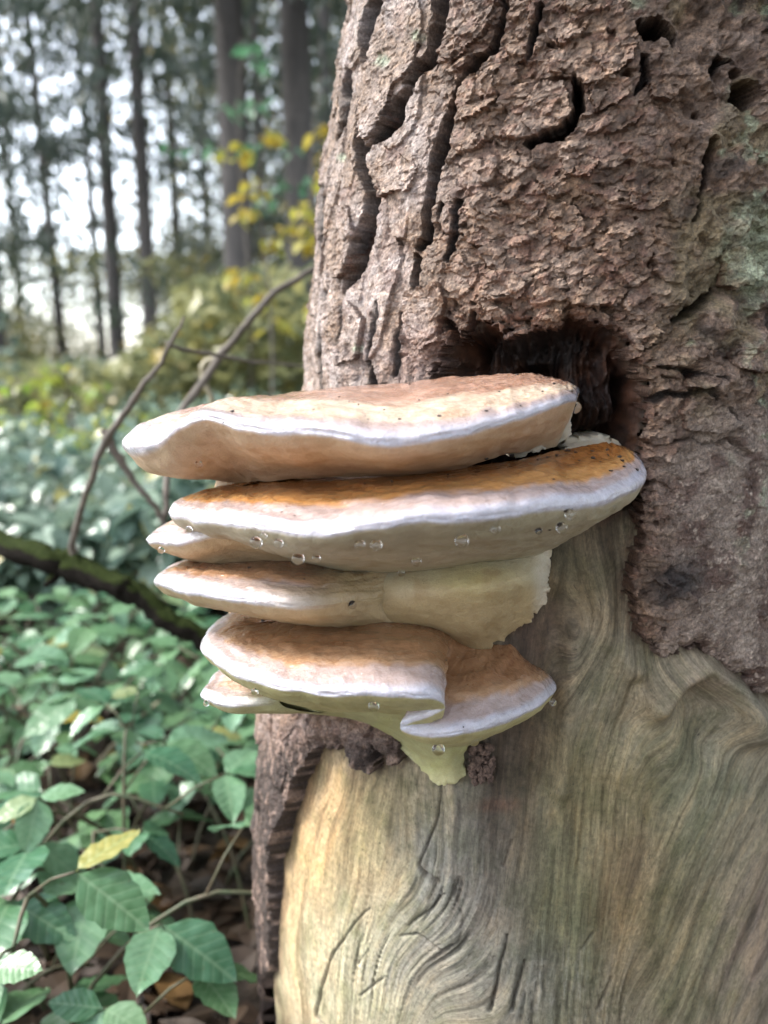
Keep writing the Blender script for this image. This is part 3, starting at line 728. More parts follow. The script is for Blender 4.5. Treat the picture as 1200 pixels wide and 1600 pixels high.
    wet = np.clip(sm(.2, .6, 1-uw)*(.8+.7*fbm(A_/18, dr/8, seed+27, 3))+.25, 0, 1)*(1-uw)*wetk
    nv = len(ts); mm = nu
    idx = np.arange(nv*mm).reshape(nv, mm)
    F = np.stack([idx[:-1, :-1], idx[:-1, 1:], idx[1:, 1:], idx[1:, :-1]], -1).reshape(-1, 4)
    V = P.reshape(-1, 3); add_bvh(V, F)
    o = link(name, npmesh(name, V, F, c.reshape(-1, 3), {'wet': wet.ravel()}), M['fungus'], FUNGUS)
    return o
def patch(grid, colf, name, n=(90, 110), seed=0, fringe=0.0, rel=.6):
    """grid[row][col] of (px, py, Y); a swollen sheet whose rim turns back into the wood"""
    P = np.array([[at(*q) for q in row] for row in grid])
    P = catmull(catmull(P, n[0]).transpose(1, 0, 2), n[1]).transpose(1, 0, 2)
    a, b = P.shape[:2]
    I, J = np.meshgrid(np.linspace(0, 1, a), np.linspace(0, 1, b), indexing='ij')
    x, y = project(P)
    P[..., 1] += .001*rel*(1.2*fbm(x/45, y/40, seed+1, 3)+.35*fbm(x/9, y/9, seed+2, 2))
    e = np.minimum(np.minimum(I, 1-I)*a, np.minimum(J, 1-J)*b)
    if fringe:
        P[..., 0] += fringe*fbm(x/9, y/9, seed+4, 3)*sm(6, 0, e); P[..., 2] += fringe*fbm(x/9, y/9, seed+5, 3)*sm(6, 0, e)
    # rim rows pushed back
    out = np.zeros((a+4, b+4, 3)); out[2:-2, 2:-2] = P
    out[1, 2:-2] = P[0]+[0, .004, 0]; out[-2, 2:-2] = P[-1]+[0, .004, 0]; out[0, 2:-2] = P[0]+[0, .045, 0]; out[-1, 2:-2] = P[-1]+[0, .045, 0]
    out[:, 1] = out[:, 2]+[0, .004, 0]; out[:, -2] = out[:, -3]+[0, .004, 0]; out[:, 0] = out[:, 2]+[0, .045, 0]; out[:, -1] = out[:, -3]+[0, .045, 0]
    a, b = out.shape[:2]; x, y = project(out)
    c = colf(x, y)*.84; idx = np.arange(a*b).reshape(a, b)
    F = np.stack([idx[:-1, :-1], idx[1:, :-1], idx[1:, 1:], idx[:-1, 1:]], -1).reshape(-1, 4)
    V = out.reshape(-1, 3); add_bvh(V, F)
    return link(name, npmesh(name, V, F, c.reshape(-1, 3), {'wet': np.full(a*b, .15)}), M['fungus'], FUNGUS)

cap([((194, 694, .415, 27), (365, 625, .43), (345, 742, .43)), ((212, 697, .385, 27), (368, 624, .425), (350, 750, .42)),
     ((250, 686, .362, 20), (385, 622, .42), (370, 754, .41)), ((285, 664, .348, 14), (410, 621, .42), (388, 753, .404)), ((318, 656, .338, 12), (425, 620, .42), (400, 752, .40)),
     ((400, 672, .32, 15), (475, 611, .42), (470, 748, .385)), ((500, 676, .308, 15), (545, 605, .42), (560, 745, .378)),
     ((590, 690, .302, 15), (620, 600, .41), (640, 742, .372)), ((690, 683, .305, 15), (700, 590, .40), (710, 736, .37)),
     ((780, 664, .318, 13), (760, 585, .398), (760, 718, .37)), ((840, 646, .335, 12), (810, 583, .395), (800, 708, .376)),
     ((885, 628, .352, 9), (840, 584, .395), (835, 704, .384)), ((903, 616, .372, 7), (860, 588, .40), (872, 694, .392)),
     ((905, 612, .405, 6), (882, 596, .415), (885, 664, .415))],
    lin(192, 154, 134), lin(220, 200, 178), lin(198, 172, 140), seed=10, bandlo=.22, bandhi=.55)
cap([((268, 797, .388, 15), (350, 760, .405), (340, 832, .405)), ((284, 805, .362, 13), (362, 758, .402), (362, 842, .402)),
     ((330, 812, .336, 14), (400, 755, .397), (402, 857, .397)), ((400, 822, .312, 15), (450, 752, .39), (460, 876, .39)),
     ((480, 834, .295, 15), (520, 750, .385), (530, 890, .38)), ((560, 826, .288, 14), (580, 745, .378), (600, 895, .378)),
     ((640, 812, .286, 14), (650, 740, .374), (660, 893, .374)), ((740, 803, .29, 15), (740, 728, .374), (750, 882, .374)),
     ((840, 797, .305, 15), (820, 714, .378), (830, 870, .378)), ((920, 786, .325, 17), (880, 702, .382), (882, 848, .384)),
     ((978, 768, .345, 18), (925, 695, .386), (918, 824, .390)), ((1010, 745, .366, 17), (950, 692, .39), (946, 795, .394)),
     ((1004, 718, .39, 10), (962, 695, .40), (962, 765, .405))],
    lin(184, 122, 66), lin(214, 158, 96), lin(184, 174, 146), seed=30, bandlo=.36, bandhi=.72)
cap([((229, 838, .41, 9), (305, 800, .42), (305, 872, .42)), ((246, 846, .39, 11), (315, 800, .415), (325, 881, .41)),
     ((290, 843, .375, 11), (335, 806, .41), (365, 886, .405)), ((340, 838, .370, 9), (375, 816, .40), (425, 884, .40)),
     ((400, 850, .372, 9), (425, 832, .40), (480, 884, .395)), ((450, 865, .38, 8), (470, 850, .40), (510, 885, .395))],
    lin(206, 170, 140), lin(214, 184, 160), lin(190, 168, 132), [1, 1, .9, .3, 0, 0], seed=50, bandlo=.5, bandhi=.9, nu=180)
cap([((243, 903, .40, 12), (330, 874, .412), (330, 938, .412)), ((262, 916, .375, 13), (340, 873, .41), (362, 952, .402)),
     ((320, 931, .35, 14), (380, 872, .405), (412, 964, .396)), ((400, 943, .335, 15), (440, 872, .40), (462, 976, .39)),
     ((470, 945, .332, 16), (500, 878, .392), (520, 981, .386)), ((530, 940, .346, 14), (560, 885, .386), (570, 981, .382)),
     ((585, 936, .364, 9), (620, 890, .384), (620, 980, .380)), ((630, 930, .380, 6), (650, 895, .388), (650, 981, .384))],
    lin(142, 100, 74), lin(180, 140, 108), lin(188, 168, 130), [1, 1, 1, .85, .4, 0, 0, 0], seed=70, bandlo=.34, bandhi=.6, nu=240)
cap([((314, 1003, .388, 13), (420, 972, .402), (400, 1050, .402)), ((330, 1029, .362, 14), (430, 970, .40), (432, 1086, .395)),
     ((380, 1057, .336, 14), (460, 968, .395), (470, 1106, .386)), ((450, 1076, .316, 13), (500, 968, .39), (520, 1113, .382)),
     ((530, 1085, .305, 13), (560, 966, .386), (570, 1114, .378)), ((600, 1086, .302, 13), (620, 967, .382), (605, 1117, .372)),
     ((655, 1084, .304, 13), (668, 971, .381), (640, 1120, .370)), ((686, 1088, .308, 13), (690, 978, .381), (660, 1130, .366)),
     ((694, 1102, .313, 12), (702, 984, .382), (676, 1140, .364)), ((668, 1116, .318, 11), (710, 988, .383), (684, 1148, .362)),
     ((640, 1125, .320, 11), (718, 992, .384), (688, 1154, .361)), ((627, 1134, .321, 11), (726, 997, .385), (690, 1158, .361)),
     ((648, 1143, .319, 12), (734, 1002, .385), (698, 1164, .362)), ((700, 1147, .316, 12), (744, 1006, .385), (722, 1166, .366)),
     ((760, 1137, .324, 13), (760, 1008, .385), (752, 1157, .374)), ((815, 1115, .340, 13), (780, 1007, .386), (792, 1137, .382)),
     ((852, 1094, .357, 13), (802, 1008, .387), (822, 1112, .388)), ((870, 1076, .374, 10), (822, 1030, .391), (843, 1092, .394)),
     ((862, 1064, .392, 7), (834, 1046, .398), (852, 1080, .402))],
    lin(162, 120, 86), lin(194, 156, 122), lin(188, 180, 130), seed=90, bandlo=.34, bandhi=.55, nu=520, wave=.8)
cap([((314, 1081, .40, 11), (372, 1062, .41), (380, 1105, .41)), ((330, 1093, .385, 12), (392, 1062, .405), (402, 1110, .405)),
     ((365, 1099, .372, 11), (422, 1066, .40), (442, 1113, .40)), ((405, 1097, .368, 9), (452, 1076, .395), (482, 1114, .395)),
     ((440, 1094, .372, 7), (482, 1082, .39), (512, 1114, .39))],
    lin(196, 160, 130), lin(208, 180, 158), lin(182, 176, 132), [1, 1, .9, .4, 0], seed=130, bandlo=.5, bandhi=.9, nu=150)
def colH(x, y):
    c = mix(lin(184, 174, 146), lin(182, 160, 120), sm(880, 940, y+14*fbm(x/40, y/30, 3, 2)))
    c = mix(c, lin(190, 174, 112), np.exp(-(((x-740)/70)**2+((y-905)/26)**2))*.6)
    c = mix(c, lin(164, 140, 100), sm(.0, .5, fbm(x/35, y/25, 5, 3))*.55)
    c = mix(c, lin(206, 196, 176), sm(26, 4, np.abs(x-852)+np.maximum(0, 870-y))*.8)
    return c
hw = lambda x, y, o: hit_trunk(x, y, -.0095)-o
patch([[(540, 890, .400), (600, 882, .390), (660, 876, .380), (740, 868, .376), (805, 858, .382), (856, 850, hw(856, 850, .006))],
       [(535, 915, .388), (600, 912, .372), (665, 915, .360), (745, 912, .356), (810, 902, .364), (858, 890, hw(858, 890, .006))],
       [(535, 938, .384), (600, 944, .368), (668, 948, .359), (745, 952, .358), (808, 938, .367), (853, 934, hw(853, 934, .006))],
       [(540, 960, .388), (605, 968, .374), (672, 974, .367), (745, 990, .367), (795, 972, .373), (836, 962, hw(836, 962, .006))],
       [(545, 976, .398), (610, 981, .388), (676, 986, .382), (734, 1018, hw(734, 1018, .008)), (768, 1010, hw(768, 1010, .007)), (797, 992, hw(797, 992, .006))]],
      colH, 'pore_surface', seed=150, fringe=.003)
def colT(x, y):
    c = np.broadcast_to(lin(176, 172, 126), x.shape+(3,)).copy()
    c = mix(c, lin(176, 174, 118), sm(.0, .5, fbm(x/30, y/30, 8, 3))*.6)
    return mix(c, lin(212, 206, 160), sm(1195, 1225, y)*.7)
patch([[(390, 1086, .392), (500, 1074, .366), (590, 1092, .352), (660, 1100, .350), (738, 1105, .366)],
       [(392, 1106, .398), (510, 1108, .378), (606, 1122, .362), (664, 1134, .356), (735, 1136, .372)],
       [(470, 1114, .415), (566, 1124, .395), (634, 1150, .374), (684, 1160, .366), (732, 1160, hw(732, 1160, .012))],
       [(560, 1118, hw(600, 1140, .006)), (618, 1156, hw(630, 1160, .006)), (668, 1188, .384), (702, 1188, hw(702, 1188, .014)), (725, 1186, hw(725, 1186, .006))],
       [(640, 1182, hw(650, 1190, .004)), (660, 1204, hw(670, 1204, .004)), (688, 1226, hw(688, 1226, .006)), (708, 1224, hw(708, 1224, .006)), (727, 1213, hw(727, 1213, .004))]],
      colT, 'pore_surface', seed=170, fringe=.0015)
# grey-white lobe under the right end of the uppermost cap, and the felt behind the second cap
patch([[(800, 690, .386), (840, 660, .378), (880, 642, .384), (897, 630, hw(897, 630, .004))],
       [(790, 705, .384), (838, 684, .376), (876, 668, .384), (894, 655, hw(894, 655, .004))],
       [(800, 716, .388), (836, 706, .382), (868, 694, .390), (890, 684, hw(890, 684, .003))]],
      lambda x, y: np.broadcast_to(lin(206, 196, 178), x.shape+(3,)).copy(), 'pore_surface', n=(50, 50), seed=190, fringe=.002)
patch([[(880, 692, .404), (915, 685, .404), (940, 684, .404), (962, 690, .404)],
       [(880, 702, .398), (915, 698, .396), (942, 698, .396), (966, 702, .398)],
       [(880, 712, .396), (915, 712, .394), (944, 712, .394), (970, 714, .396)]],
      lambda x, y: np.broadcast_to(lin(214, 202, 180), x.shape+(3,)).copy(), 'felt_fringe', n=(40, 60), seed=200, fringe=.004)
# the body that joins the caps to the trunk
bp = []; br = []
for py, px, Y, r in ((690, 540, .47, .030), (720, 500, .465, .046), (740, 480, .46, .050), (780, 470, .46, .054), (860, 480, .46, .054), (940, 490, .455, .052), (985, 520, .45, .046)):
    bp.append(at(px, py, Y)); br.append([r])
V, F = tube_data(np.array(bp), np.array(br)[:, 0], 28, None)
me = bpy.data.meshes.new('body'); me.from_pydata([tuple(v) for v in V], [], [f if f[2] != f[3] else f[:3] for f in F])
a = me.color_attributes.new('Col', 'FLOAT_COLOR', 'POINT'); a.data.foreach_set('color', np.tile(np.append(lin(150, 126, 94), 1), len(V)).astype(np.float32))
for p in me.polygons: p.use_smooth = True
link('body', me, M['fungus'], FUNGUS)

BV = BVHTree.FromPolygons([tuple(v) for v in np.concatenate(FV)], [tuple(int(i) for i in f) for f in np.concatenate(FF)])
def ray(px, py):
    o = Vector((0, 0, CAMZ)); d = (Vector(at(px, py, 1.0))-o).normalized()
    h, n, i, dist = BV.ray_cast(o, d)
    if h is None: return None, None
    if n.dot(d) > 0: n = -n
    return h, n
# ------------------------------------------------------------------ water drops
import bmesh
def ball(name, u=16, v=10):
    bm = bmesh.new(); bmesh.ops.create_uvsphere(bm, u_segments=u, v_segments=v, radius=1.0)
    for q in bm.verts:
        if q.co.z > 0: q.co.z *= .92
        q.co.x *= 1-.12*max(0, q.co.z); q.co.y *= 1-.12*max(0, q.co.z)
    me = bpy.data.meshes.new(name); bm.to_mesh(me); bm.free()
    for p in me.polygons: p.use_smooth = True
    return me
dropme = ball('water_drop', 24, 16); dropme.materials.append(M['water'])
UND = ('clear water drop on the pale underside of the fungus', 'drops on the underside')
DROPS = [(899, 636, 9.5, .372, 'clear water drop hanging from the right end of the topmost cap', None),
 (955, 791, 8.5, .350, 'clear water drop hanging below the right end of the speckled second cap', None),
 (685, 1164, 9.5, 0, 'clear water drop on the greenish tooth at the bottom of the fungus', None),
 (740, 1156, 10, .338, 'clear water drop hanging under the lowest right lobe beside the frass', None),
 (864, 1097, 6, 0, 'small water drop at the right tip of the lowest lobe', None),
 (310, 722, 5, 0, 'small water drop under the left tip of the topmost cap', None),
 (297, 823, 5, 0, 'small water drop in the notch above the small left lobe', None),
 (252, 859, 6, .392, 'small water drop hanging from the small left lobe', None),
 (585, 1098, 8, 0, 'clear water drop below the rim of the wide bottom cap', None), (400, 1077, 5.5, 0, 'small water drop between the wide bottom cap and the lobe under it', None),
 (322, 1099, 5, .386, 'small water drop hanging from the lowest left lobe', None),
 (548, 943, 6, 0, 'small dark-looking drop on the merged pale third cap', None)] + \
 [(x, y, r, 0)+UND for x, y, r in ((888, 800, 8), (875, 820, 8), (720, 838, 10), (773, 822, 7), (562, 846, 7.5), (588, 846, 8.5), (467, 866, 9), (437, 844, 7), (402, 841, 9), (414, 834, 5), (627, 891, 5), (650, 872, 7), (495, 868, 6), (840, 826, 5))] 
for x, y, r, Yd, lab, grp in DROPS:
    h, n = (None, None) if Yd else ray(x, y)
    if h is None:
        p = Vector(at(x, y, Yd or .36)); rr = r*p.y/FPX
    else:
        rr = 1.15*r*h.y/FPX; p = h+n*rr*.6
    o = link('water_drop', dropme, None, None, p); o.scale = (rr, rr, rr*1.08)
    tag(o, lab, 'water drop', grp)
# ------------------------------------------------------------------ crumbs of bark dust
crumbs = []
for k in range(5):
    bm = bmesh.new(); bmesh.ops.create_icosphere(bm, subdivisions=1, radius=1.0)
    for v in bm.verts:
        v.co *= .65+.7*random.random(); v.co.z *= .55; v.co.x *= 1.35
    me = bpy.data.meshes.new('bark_crumb'); bm.to_mesh(me); bm.free(); me.materials.append(M['crumb']); crumbs.append(me)
pts = [(x, y, s_, 'top') for x, y, s_ in ((625, 655, 3), (687, 650, 3.5), (760, 642, 3.5), (813, 634, 2), (892, 612, 4), (865, 600, 3.5), (848, 612, 2.5), (735, 588, 2.5), (808, 586, 4), (545, 628, 2), (530, 620, 2),
       (363, 643, 3.5), (349, 660, 2), (560, 632, 2), (575, 655, 2), (600, 640, 1.8), (655, 625, 2), (700, 615, 2.2), (780, 612, 2), (640, 600, 2), (490, 640, 2))]
pts += [(x, y, s_, 'second') for x, y, s_ in ((887, 705, 4.5), (900, 707, 3), (925, 705, 3), (948, 703, 3), (950, 711, 3), (926, 716, 4.5), (968, 714, 4.5), (972, 720, 4), (975, 729, 3), (954, 736, 3.5), (995, 734, 4), (1000, 716, 2),
       (870, 712, 3), (905, 720, 2), (938, 722, 2.5), (612, 752, 3.5), (570, 756, 2.5), (865, 749, 2.5), (440, 800, 2), (460, 806, 2), (700, 742, 2.5), (760, 716, 4), (790, 716, 4), (800, 712, 5), (840, 718, 2.5), (855, 714, 2))]
pts += [(x, y, s_, 'under') for x, y, s_ in ((884, 798, 4.5), (874, 818, 5), (838, 828, 4), (858, 828, 2.5), (549, 942, 5.5), (390, 887, 3), (475, 905, 2), (410, 970, 2.5), (697, 1032, 2), (724, 1136, 2))]
LAB = {'top': 'tiny dark bark crumb lying on the topmost cap', 'second': 'tiny dark bark crumb scattered on the orange second cap', 'under': 'tiny dark bark crumb stuck to the lower pale surfaces'}
for x, y, s_, w_ in pts:
    h, n = ray(x, y)
    if h is None: continue
    rr = s_*h.y/FPX*.85
    o = link('bark_crumb', random.choice(crumbs), None, None, h+n*rr*.25); o.scale = (rr, rr, rr)
    q = n.to_track_quat('Z', 'Y'); o.rotation_mode = 'QUATERNION'; o.rotation_quaternion = q
    tag(o, LAB[w_], 'bark crumb', 'bark crumbs, '+w_)
# clump of frass beside the tooth
V, F = [], []; rg = np.random.default_rng(4)
bm = bmesh.new()
for k in range(90):
    a = rg.random(2); y = 1165+58*a[1]; x = 752+(rg.random()-.5)*40*(1-.5*abs(a[1]-.4)); Yd = hit_trunk(x, y)-.002-.006*rg.random()
    c = at(x, y, Yd); r = .0011+.0014*rg.random()
    g = bmesh.ops.create_icosphere(bm, subdivisions=1, radius=r)
    for v in g['verts']: v.co = v.co*(.7+.6*rg.random()) + Vector(c)
me = bpy.data.meshes.new('frass_clump'); bm.to_mesh(me); bm.free()
tag(link('frass_clump', me, M['frass']), 'crumbly brown frass clump stuck to the bare wood beside the fungus tooth', 'frass clump')

# ------------------------------------------------------------------ forest behind
def ground_at(px, dist):
    """ground position on the column of a photo pixel at a distance"""
    x = (px-600)/FPX*dist/CP; return x, dist, gz(x, dist)
def spruce(px, dist, r, thick, crown0, ncrown=2600, spread=2.2, top=17.0, seed=0):
    x, y, z = ground_at(px, dist); rg = np.random.default_rng(1000+seed)
    t = empty('spruce_tree', (x, y, z))
    lean = (rg.random(2)-.5)*.35
    hs = np.array([-.1, .25, 1.2, 4, 9, top]); rr = np.array([1.35, 1.1, 1.0, .9, .7, .25])*r
    link('trunk', tube('trunk', [(lean[0]*h/top*2, lean[1]*h/top*2, h) for h in hs], rr, 12, 24, .06, seed), M['sprucebark'], t, (0, 0, 0))
    # crown: drooping boughs carrying flat sprays
    nb = ncrown//45; P, D, PT, SZ = [], [], [], []
    for b in range(nb):
        h = crown0+(top-crown0)*rg.random()**1.3; az = rg.random()*2*PI; L = spread*(.45+.55*rg.random())*(1-.6*(h-crown0)/(top-crown0))
        n = 45; u = np.sqrt(rg.random(n)); side = (rg.random(n)-.5)*.7*L*u*(1.1-u*.6)
        rx = L*u; dz = -.35*L*u*u+.10*L*u - np.abs(side)*.25 - rg.random(n)*.18
        P.append(np.stack([np.cos(az)*rx-np.sin(az)*side+lean[0]*h/top*2, np.sin(az)*rx+np.cos(az)*side+lean[1]*h/top*2, h+dz], -1))
        D.append(az-PI/2+(rg.random(n)-.5)*1.8); PT.append(-.5-rg.random(n)*.8); SZ.append(.10+.16*rg.random(n))
    me = scatter_leaves('crown', np.concatenate(P), np.concatenate(D), np.concatenate(PT), np.concatenate(SZ), .38, M['needle'])
    link('crown', me, None, t, (0, 0, 0))
    # bare dead boughs on the lower stem
    for k in range(5):
        h = .8+rg.random()*(crown0-.3); az = rg.random()*2*PI; L = .5+.9*rg.random()
        p = [(lean[0]*h/top*2, lean[1]*h/top*2, h), (math.cos(az)*L*.5, math.sin(az)*L*.5, h+.02), (math.cos(az)*L, math.sin(az)*L, h-.12*L)]
        link('dead_bough', tube('dead_bough', p, [.014, .010, .004], 5, 6), M['sprucebark'], t, (0, 0, 0))
    return t
TR = [(200, 15.5, .15, 'n', 4.6), (252, 15.0, .145, 'n', 4.8), (388, 8.6, .165, 't', 4.2), (483, 8.8, .17, 't', 4.4), (118, 24, .15, 'n', 3.6), (178, 26, .14, 'n', 4.2),
      (298, 22, .14, 'n', 3.0), (425, 19, .13, 'n', 2.6), (20, 14, .16, 'n', 2.2), (-60, 9, .17, 'n', 1.9), (345, 30, .16, 'n', 3.0),
      (520, 17, .15, 'n', 2.6), (60, 34, .17, 'n', 5), (-150, 17, .16, 'n', 3.0), (640, 14, .16, 'r', 4), (800, 10, .17, 'r', 4), (1000, 16, .17, 'r', 4), (1300, 11, .17, 'r', 4)]
TLAB = {'n': ('slender grey spruce with bare lower stem standing back in the hazy wood', 'slender spruces in the background'),
        't': ('thicker brownish spruce stem close behind the yellow autumn sapling', 'thicker spruces behind the sapling'),
        'r': ('spruce standing in the wood directly behind the dead trunk', 'spruces behind the dead trunk')}
for i, (px, d, r, k, c0) in enumerate(TR):
    t = spruce(px, d, r, 1, c0, 5200 if d < 20 else 3000, 3.0, 17+random.random()*4, i)
    tag(t, TLAB[k][0], 'tree', TLAB[k][1])
# far wood: leaves that read as one mass with gaps of sky
def far_wood():
    n = 420000; rg = np.random.default_rng(77)
    y = 18+34*rg.random(n); x = (rg.random(n)*1.55-.85)*y*.95; z = 20*rg.random(n)**1.1
    cl = fbm(x/2.6+y*.07, z/2.0, 5, 3)+.5*fbm(x/.8, z/.7+y*.1, 6, 2)
    px = 600+FPX*x/y
    open_ = .62*np.exp(-(((px-150)/165)**2+((z/y-.25)/.20)**2))          # a thinner stretch of canopy
    keep = cl > (-.22+.16*sm(.03, .20, z/y)+open_-.18*sm(330, 420, px))
    P = np.stack([x, y, z], -1)[keep]
    n2 = 240000; y = 5.5+28*rg.random(n2); x = (rg.random(n2)*1.55-.85)*y*.95; z = (.35+.15*y)*rg.random(n2)**1.35
    Q = np.stack([x, y, z], -1)[fbm(x/1.6+y*.1, z/1.1, 15, 3) > -.34+.50*z/(.35+.15*y)]; m = len(Q)
    me = scatter_leaves('shrub_layer', Q, rg.random(m)*2*PI, (rg.random(m)-.5)*2.0, .09+.15*rg.random(m), .6, M['olive'])
    tag(link('shrub_layer', me), 'olive and yellow shrub layer at the foot of the far wood', None, None, 'stuff')
    m = len(P)
    me = scatter_leaves('far_wood', P, rg.random(m)*2*PI, (rg.random(m)-.5)*2.4, .12+.20*rg.random(m), .6, M['farleaf'])
    return tag(link('far_wood', me), 'far wood of green and yellow foliage behind the spruces', None, None, 'stuff')
far_wood()
# autumn saplings
def sapling(px, py0, py1, dist, spread, nleaf, mat, size, label, seed, name='autumn_sapling', group=None):
    rg = np.random.default_rng(2000+seed); x, y, z = ground_at(px, dist)
    t = empty(name, (x, y, z)); top = float(at(px, py0, dist)[2])-z; low = max(.15, float(at(px, py1, dist)[2])-z)
    P = []; D = []; first = True
    link('stem', tube('stem', [(0, 0, -.05), (.03, 0, top*.4), (-.02, .03, top*.75), (.03, 0, top)], [.012, .009, .006, .003], 6, 12), M['twig'], t, (0, 0, 0))
    nbr = 9
    for b in range(nbr):
        h = low+(top-low)*(b+rg.random())/nbr*.97; az = rg.random()*2*PI; L = spread*(.4+.6*rg.random())
        p = np.array([(0, 0, h-.05), (math.cos(az)*L*.5, math.sin(az)*L*.5, h+.05*L), (math.cos(az)*L, math.sin(az)*L, h-.02*L)])
        link('side_twig', tube('side_twig', p, [.005, .004, .002], 5, 6), M['twig'], t, (0, 0, 0))
        k = nleaf//nbr; u = .25+.75*rg.random(k)
        q = catmull(p, k, u*2)+ (rg.random((k, 3))-.5)*[.10, .10, .08]
        P.append(q); D.append(rg.random(k)*2*PI)
    P = np.concatenate(P); n = len(P)
    me = scatter_leaves('foliage', P, np.concatenate(D), -.2-.5*rg.random(n), size*(.7+.6*rg.random(n)), .6, mat, simple=False)
    link('foliage', me, None, t, (0, 0, 0))
    return tag(t, label, 'sapling', group)
sapling(425, 170, 520, 4.6, .34, 120, M['yellow'], .075, 'sapling with scattered yellow autumn leaves beside the thick spruce stems', 1)
sapling(500, 120, 640, 4.0, .26, 120, M['yellow'], .075, 'yellow-leaved sapling close against the left side of the dead trunk', 2)
sapling(395, 60, 330, 5.6, .5, 90, M['green'], .085, 'sapling with green leaves high in front of the thick spruce stem', 3)
sapling(120, 560, 760, 3.6, .34, 150, M['lime'], .06, 'lime green sapling low beside the forked twig', 4)
sapling(330, 520, 640, 6.5, .6, 130, M['yellow'], .07, 'low yellow sapling behind the pale twigs above the fungus', 5)
sapling(210, 640, 800, 4.4, .5, 160, M['lime'], .055, 'low lime sapling behind the fork of the mossy branch', 6)
sapling(455, 420, 640, 7.5, .8, 200, M['yellow'], .075, 'bushy yellow sapling further back between spruce stems', 7)
sapling(40, 480, 700, 8.5, 1.0, 220, M['under'], .07, 'dark green sapling at the edge of the clearing', 8)
# undergrowth beyond the near brambles: one green mass
def undergrowth():
    rg = np.random.default_rng(31); n = 60000
    y = 1.7+24*rg.random(n)**1.6; x = (rg.random(n)*1.7-1.0)*y*.8
    cl = fbm(x/.5, y/.5, 8, 3)
    keep = (cl > -.35) & (np.hypot(x-.12, y-.55) > .6); x, y, cl = x[keep], y[keep], cl[keep]; m = len(x)
    hh = (.10+.30*rg.random(m)*(.6+.8*np.clip(cl+.3, 0, 1))+.35*sm(4, 14, y)*rg.random(m))
    P = np.stack([x, y, ground_h(x, y)+hh], -1)
    me = scatter_leaves('undergrowth', P, rg.random(m)*2*PI, -.35+.7*(rg.random(m)-.5), .045+.045*rg.random(m)+.05*sm(5, 15, y), .62, M['under'], simple=False)
    tag(link('undergrowth', me), 'glossy green bramble undergrowth covering the forest floor', None, None, 'stuff')
    n = 9000; y = .5+7*rg.random(n)**1.5; x = (rg.random(n)*1.8-1.1)*(y*.6+.5)
    k = np.hypot(x-.12, y-.55) > .27; x, y = x[k], y[k]; n = len(x)
    P = np.stack([x, y, ground_h(x, y)+.006+.02*rg.random(n)], -1)
    me = scatter_leaves('leaf_litter', P, rg.random(n)*2*PI, (rg.random(n)-.5)*.7, .03+.04*rg.random(n), .6, M['litter'], simple=False)
    tag(link('leaf_litter', me), 'brown fallen leaves lying on the forest floor', None, None, 'stuff')
undergrowth()
# near bramble plants, each with its own stems and leaves
leafme = []
for k in range(6):
    L = .060; Vl, Fl = leaf_outline(1.0, .62+.12*random.random(), .10+.25*random.random(), .05+.3*random.random(), 1)
    me = npmesh('leaf', Vl, Fl, None, {'rnd': np.full(len(Vl), random.random()*.2)}, True); me.materials.append(M['bramble']); leafme.append(me)
def bramble(x, y, h, n, seed):
    rg = random.Random(seed); z = gz(x, y); t = empty('bramble_plant', (x, y, z))
    az = rg.random()*2*PI; L = .10+.14*rg.random()
    p = np.array([(0, 0, -.02), (math.cos(az)*L*.2, math.sin(az)*L*.2, h*.6), (math.cos(az)*L*.6, math.sin(az)*L*.6, h), (math.cos(az)*L, math.sin(az)*L, h*.92)])
    link('stem', tube('stem', p, [.0026, .0022, .0019, .0014], 6, 12), M['greenstem'], t, (0, 0, 0))
    for k in range(n):
        u = .9+2.1*(k+.7)/n; q = catmull(p, 1, np.array([u]))[0]; a = az+(1 if k % 2 else -1)*(.6+.9*rg.random()) if k < n-1 else az
        st = .03+.035*rg.random(); e = q+np.array([math.cos(a)*st, math.sin(a)*st, .012+.03*rg.random()])
        sk = link('stalk', tube('stalk', [q-e, (q-e)/2+[0, 0, .004], q*0], [.0014, .0012, .001], 5), M['greenstem'], t, tuple(e))
        s0 = (.044+.034*rg.random())
        for da, sc in ((0, 1.0), (1.25, .82), (-1.25, .82)):
            if da and rg.random() < .12: continue
            o = link('leaf', rg.choice(leafme), None, sk, (0, 0, 0)); o.scale = (s0*sc, s0*sc, s0*sc)
            o.rotation_euler = ((rg.random()-.62)*.8, (rg.random()-.5)*.7, a+da-PI/2+(rg.random()-.5)*.4)
    return tag(t, 'leafy green bramble plant growing on the forest floor left of the dead trunk', 'bramble', 'brambles on the forest floor')
rg = random.Random(12); spots = []
tries = 0
while len(spots) < 130 and tries < 12000:
    tries += 1
    py = 960+820*rg.random()**.85; px = -70+570*rg.random()
    hl = .06+.20*rg.random()
    p0 = np.array([0, 0, CAMZ]); d = at(px, py, 1.0)-p0; tpl = (hl-CAMZ)/d[2]
    if tpl < 0: continue
    q = p0+d*tpl
    if q[1] > 2.6 or q[1] < .44 or math.hypot(q[0]-.12, q[1]-.555) < .31: continue
    if any(math.hypot(q[0]-s_[0], q[1]-s_[1]) < .06 for s_ in spots): continue
    spots.append((q[0], q[1], hl))
for i, (x, y, h) in enumerate(spots): bramble(x, y, h, 2 if y > 1.6 else 3, 300+i)
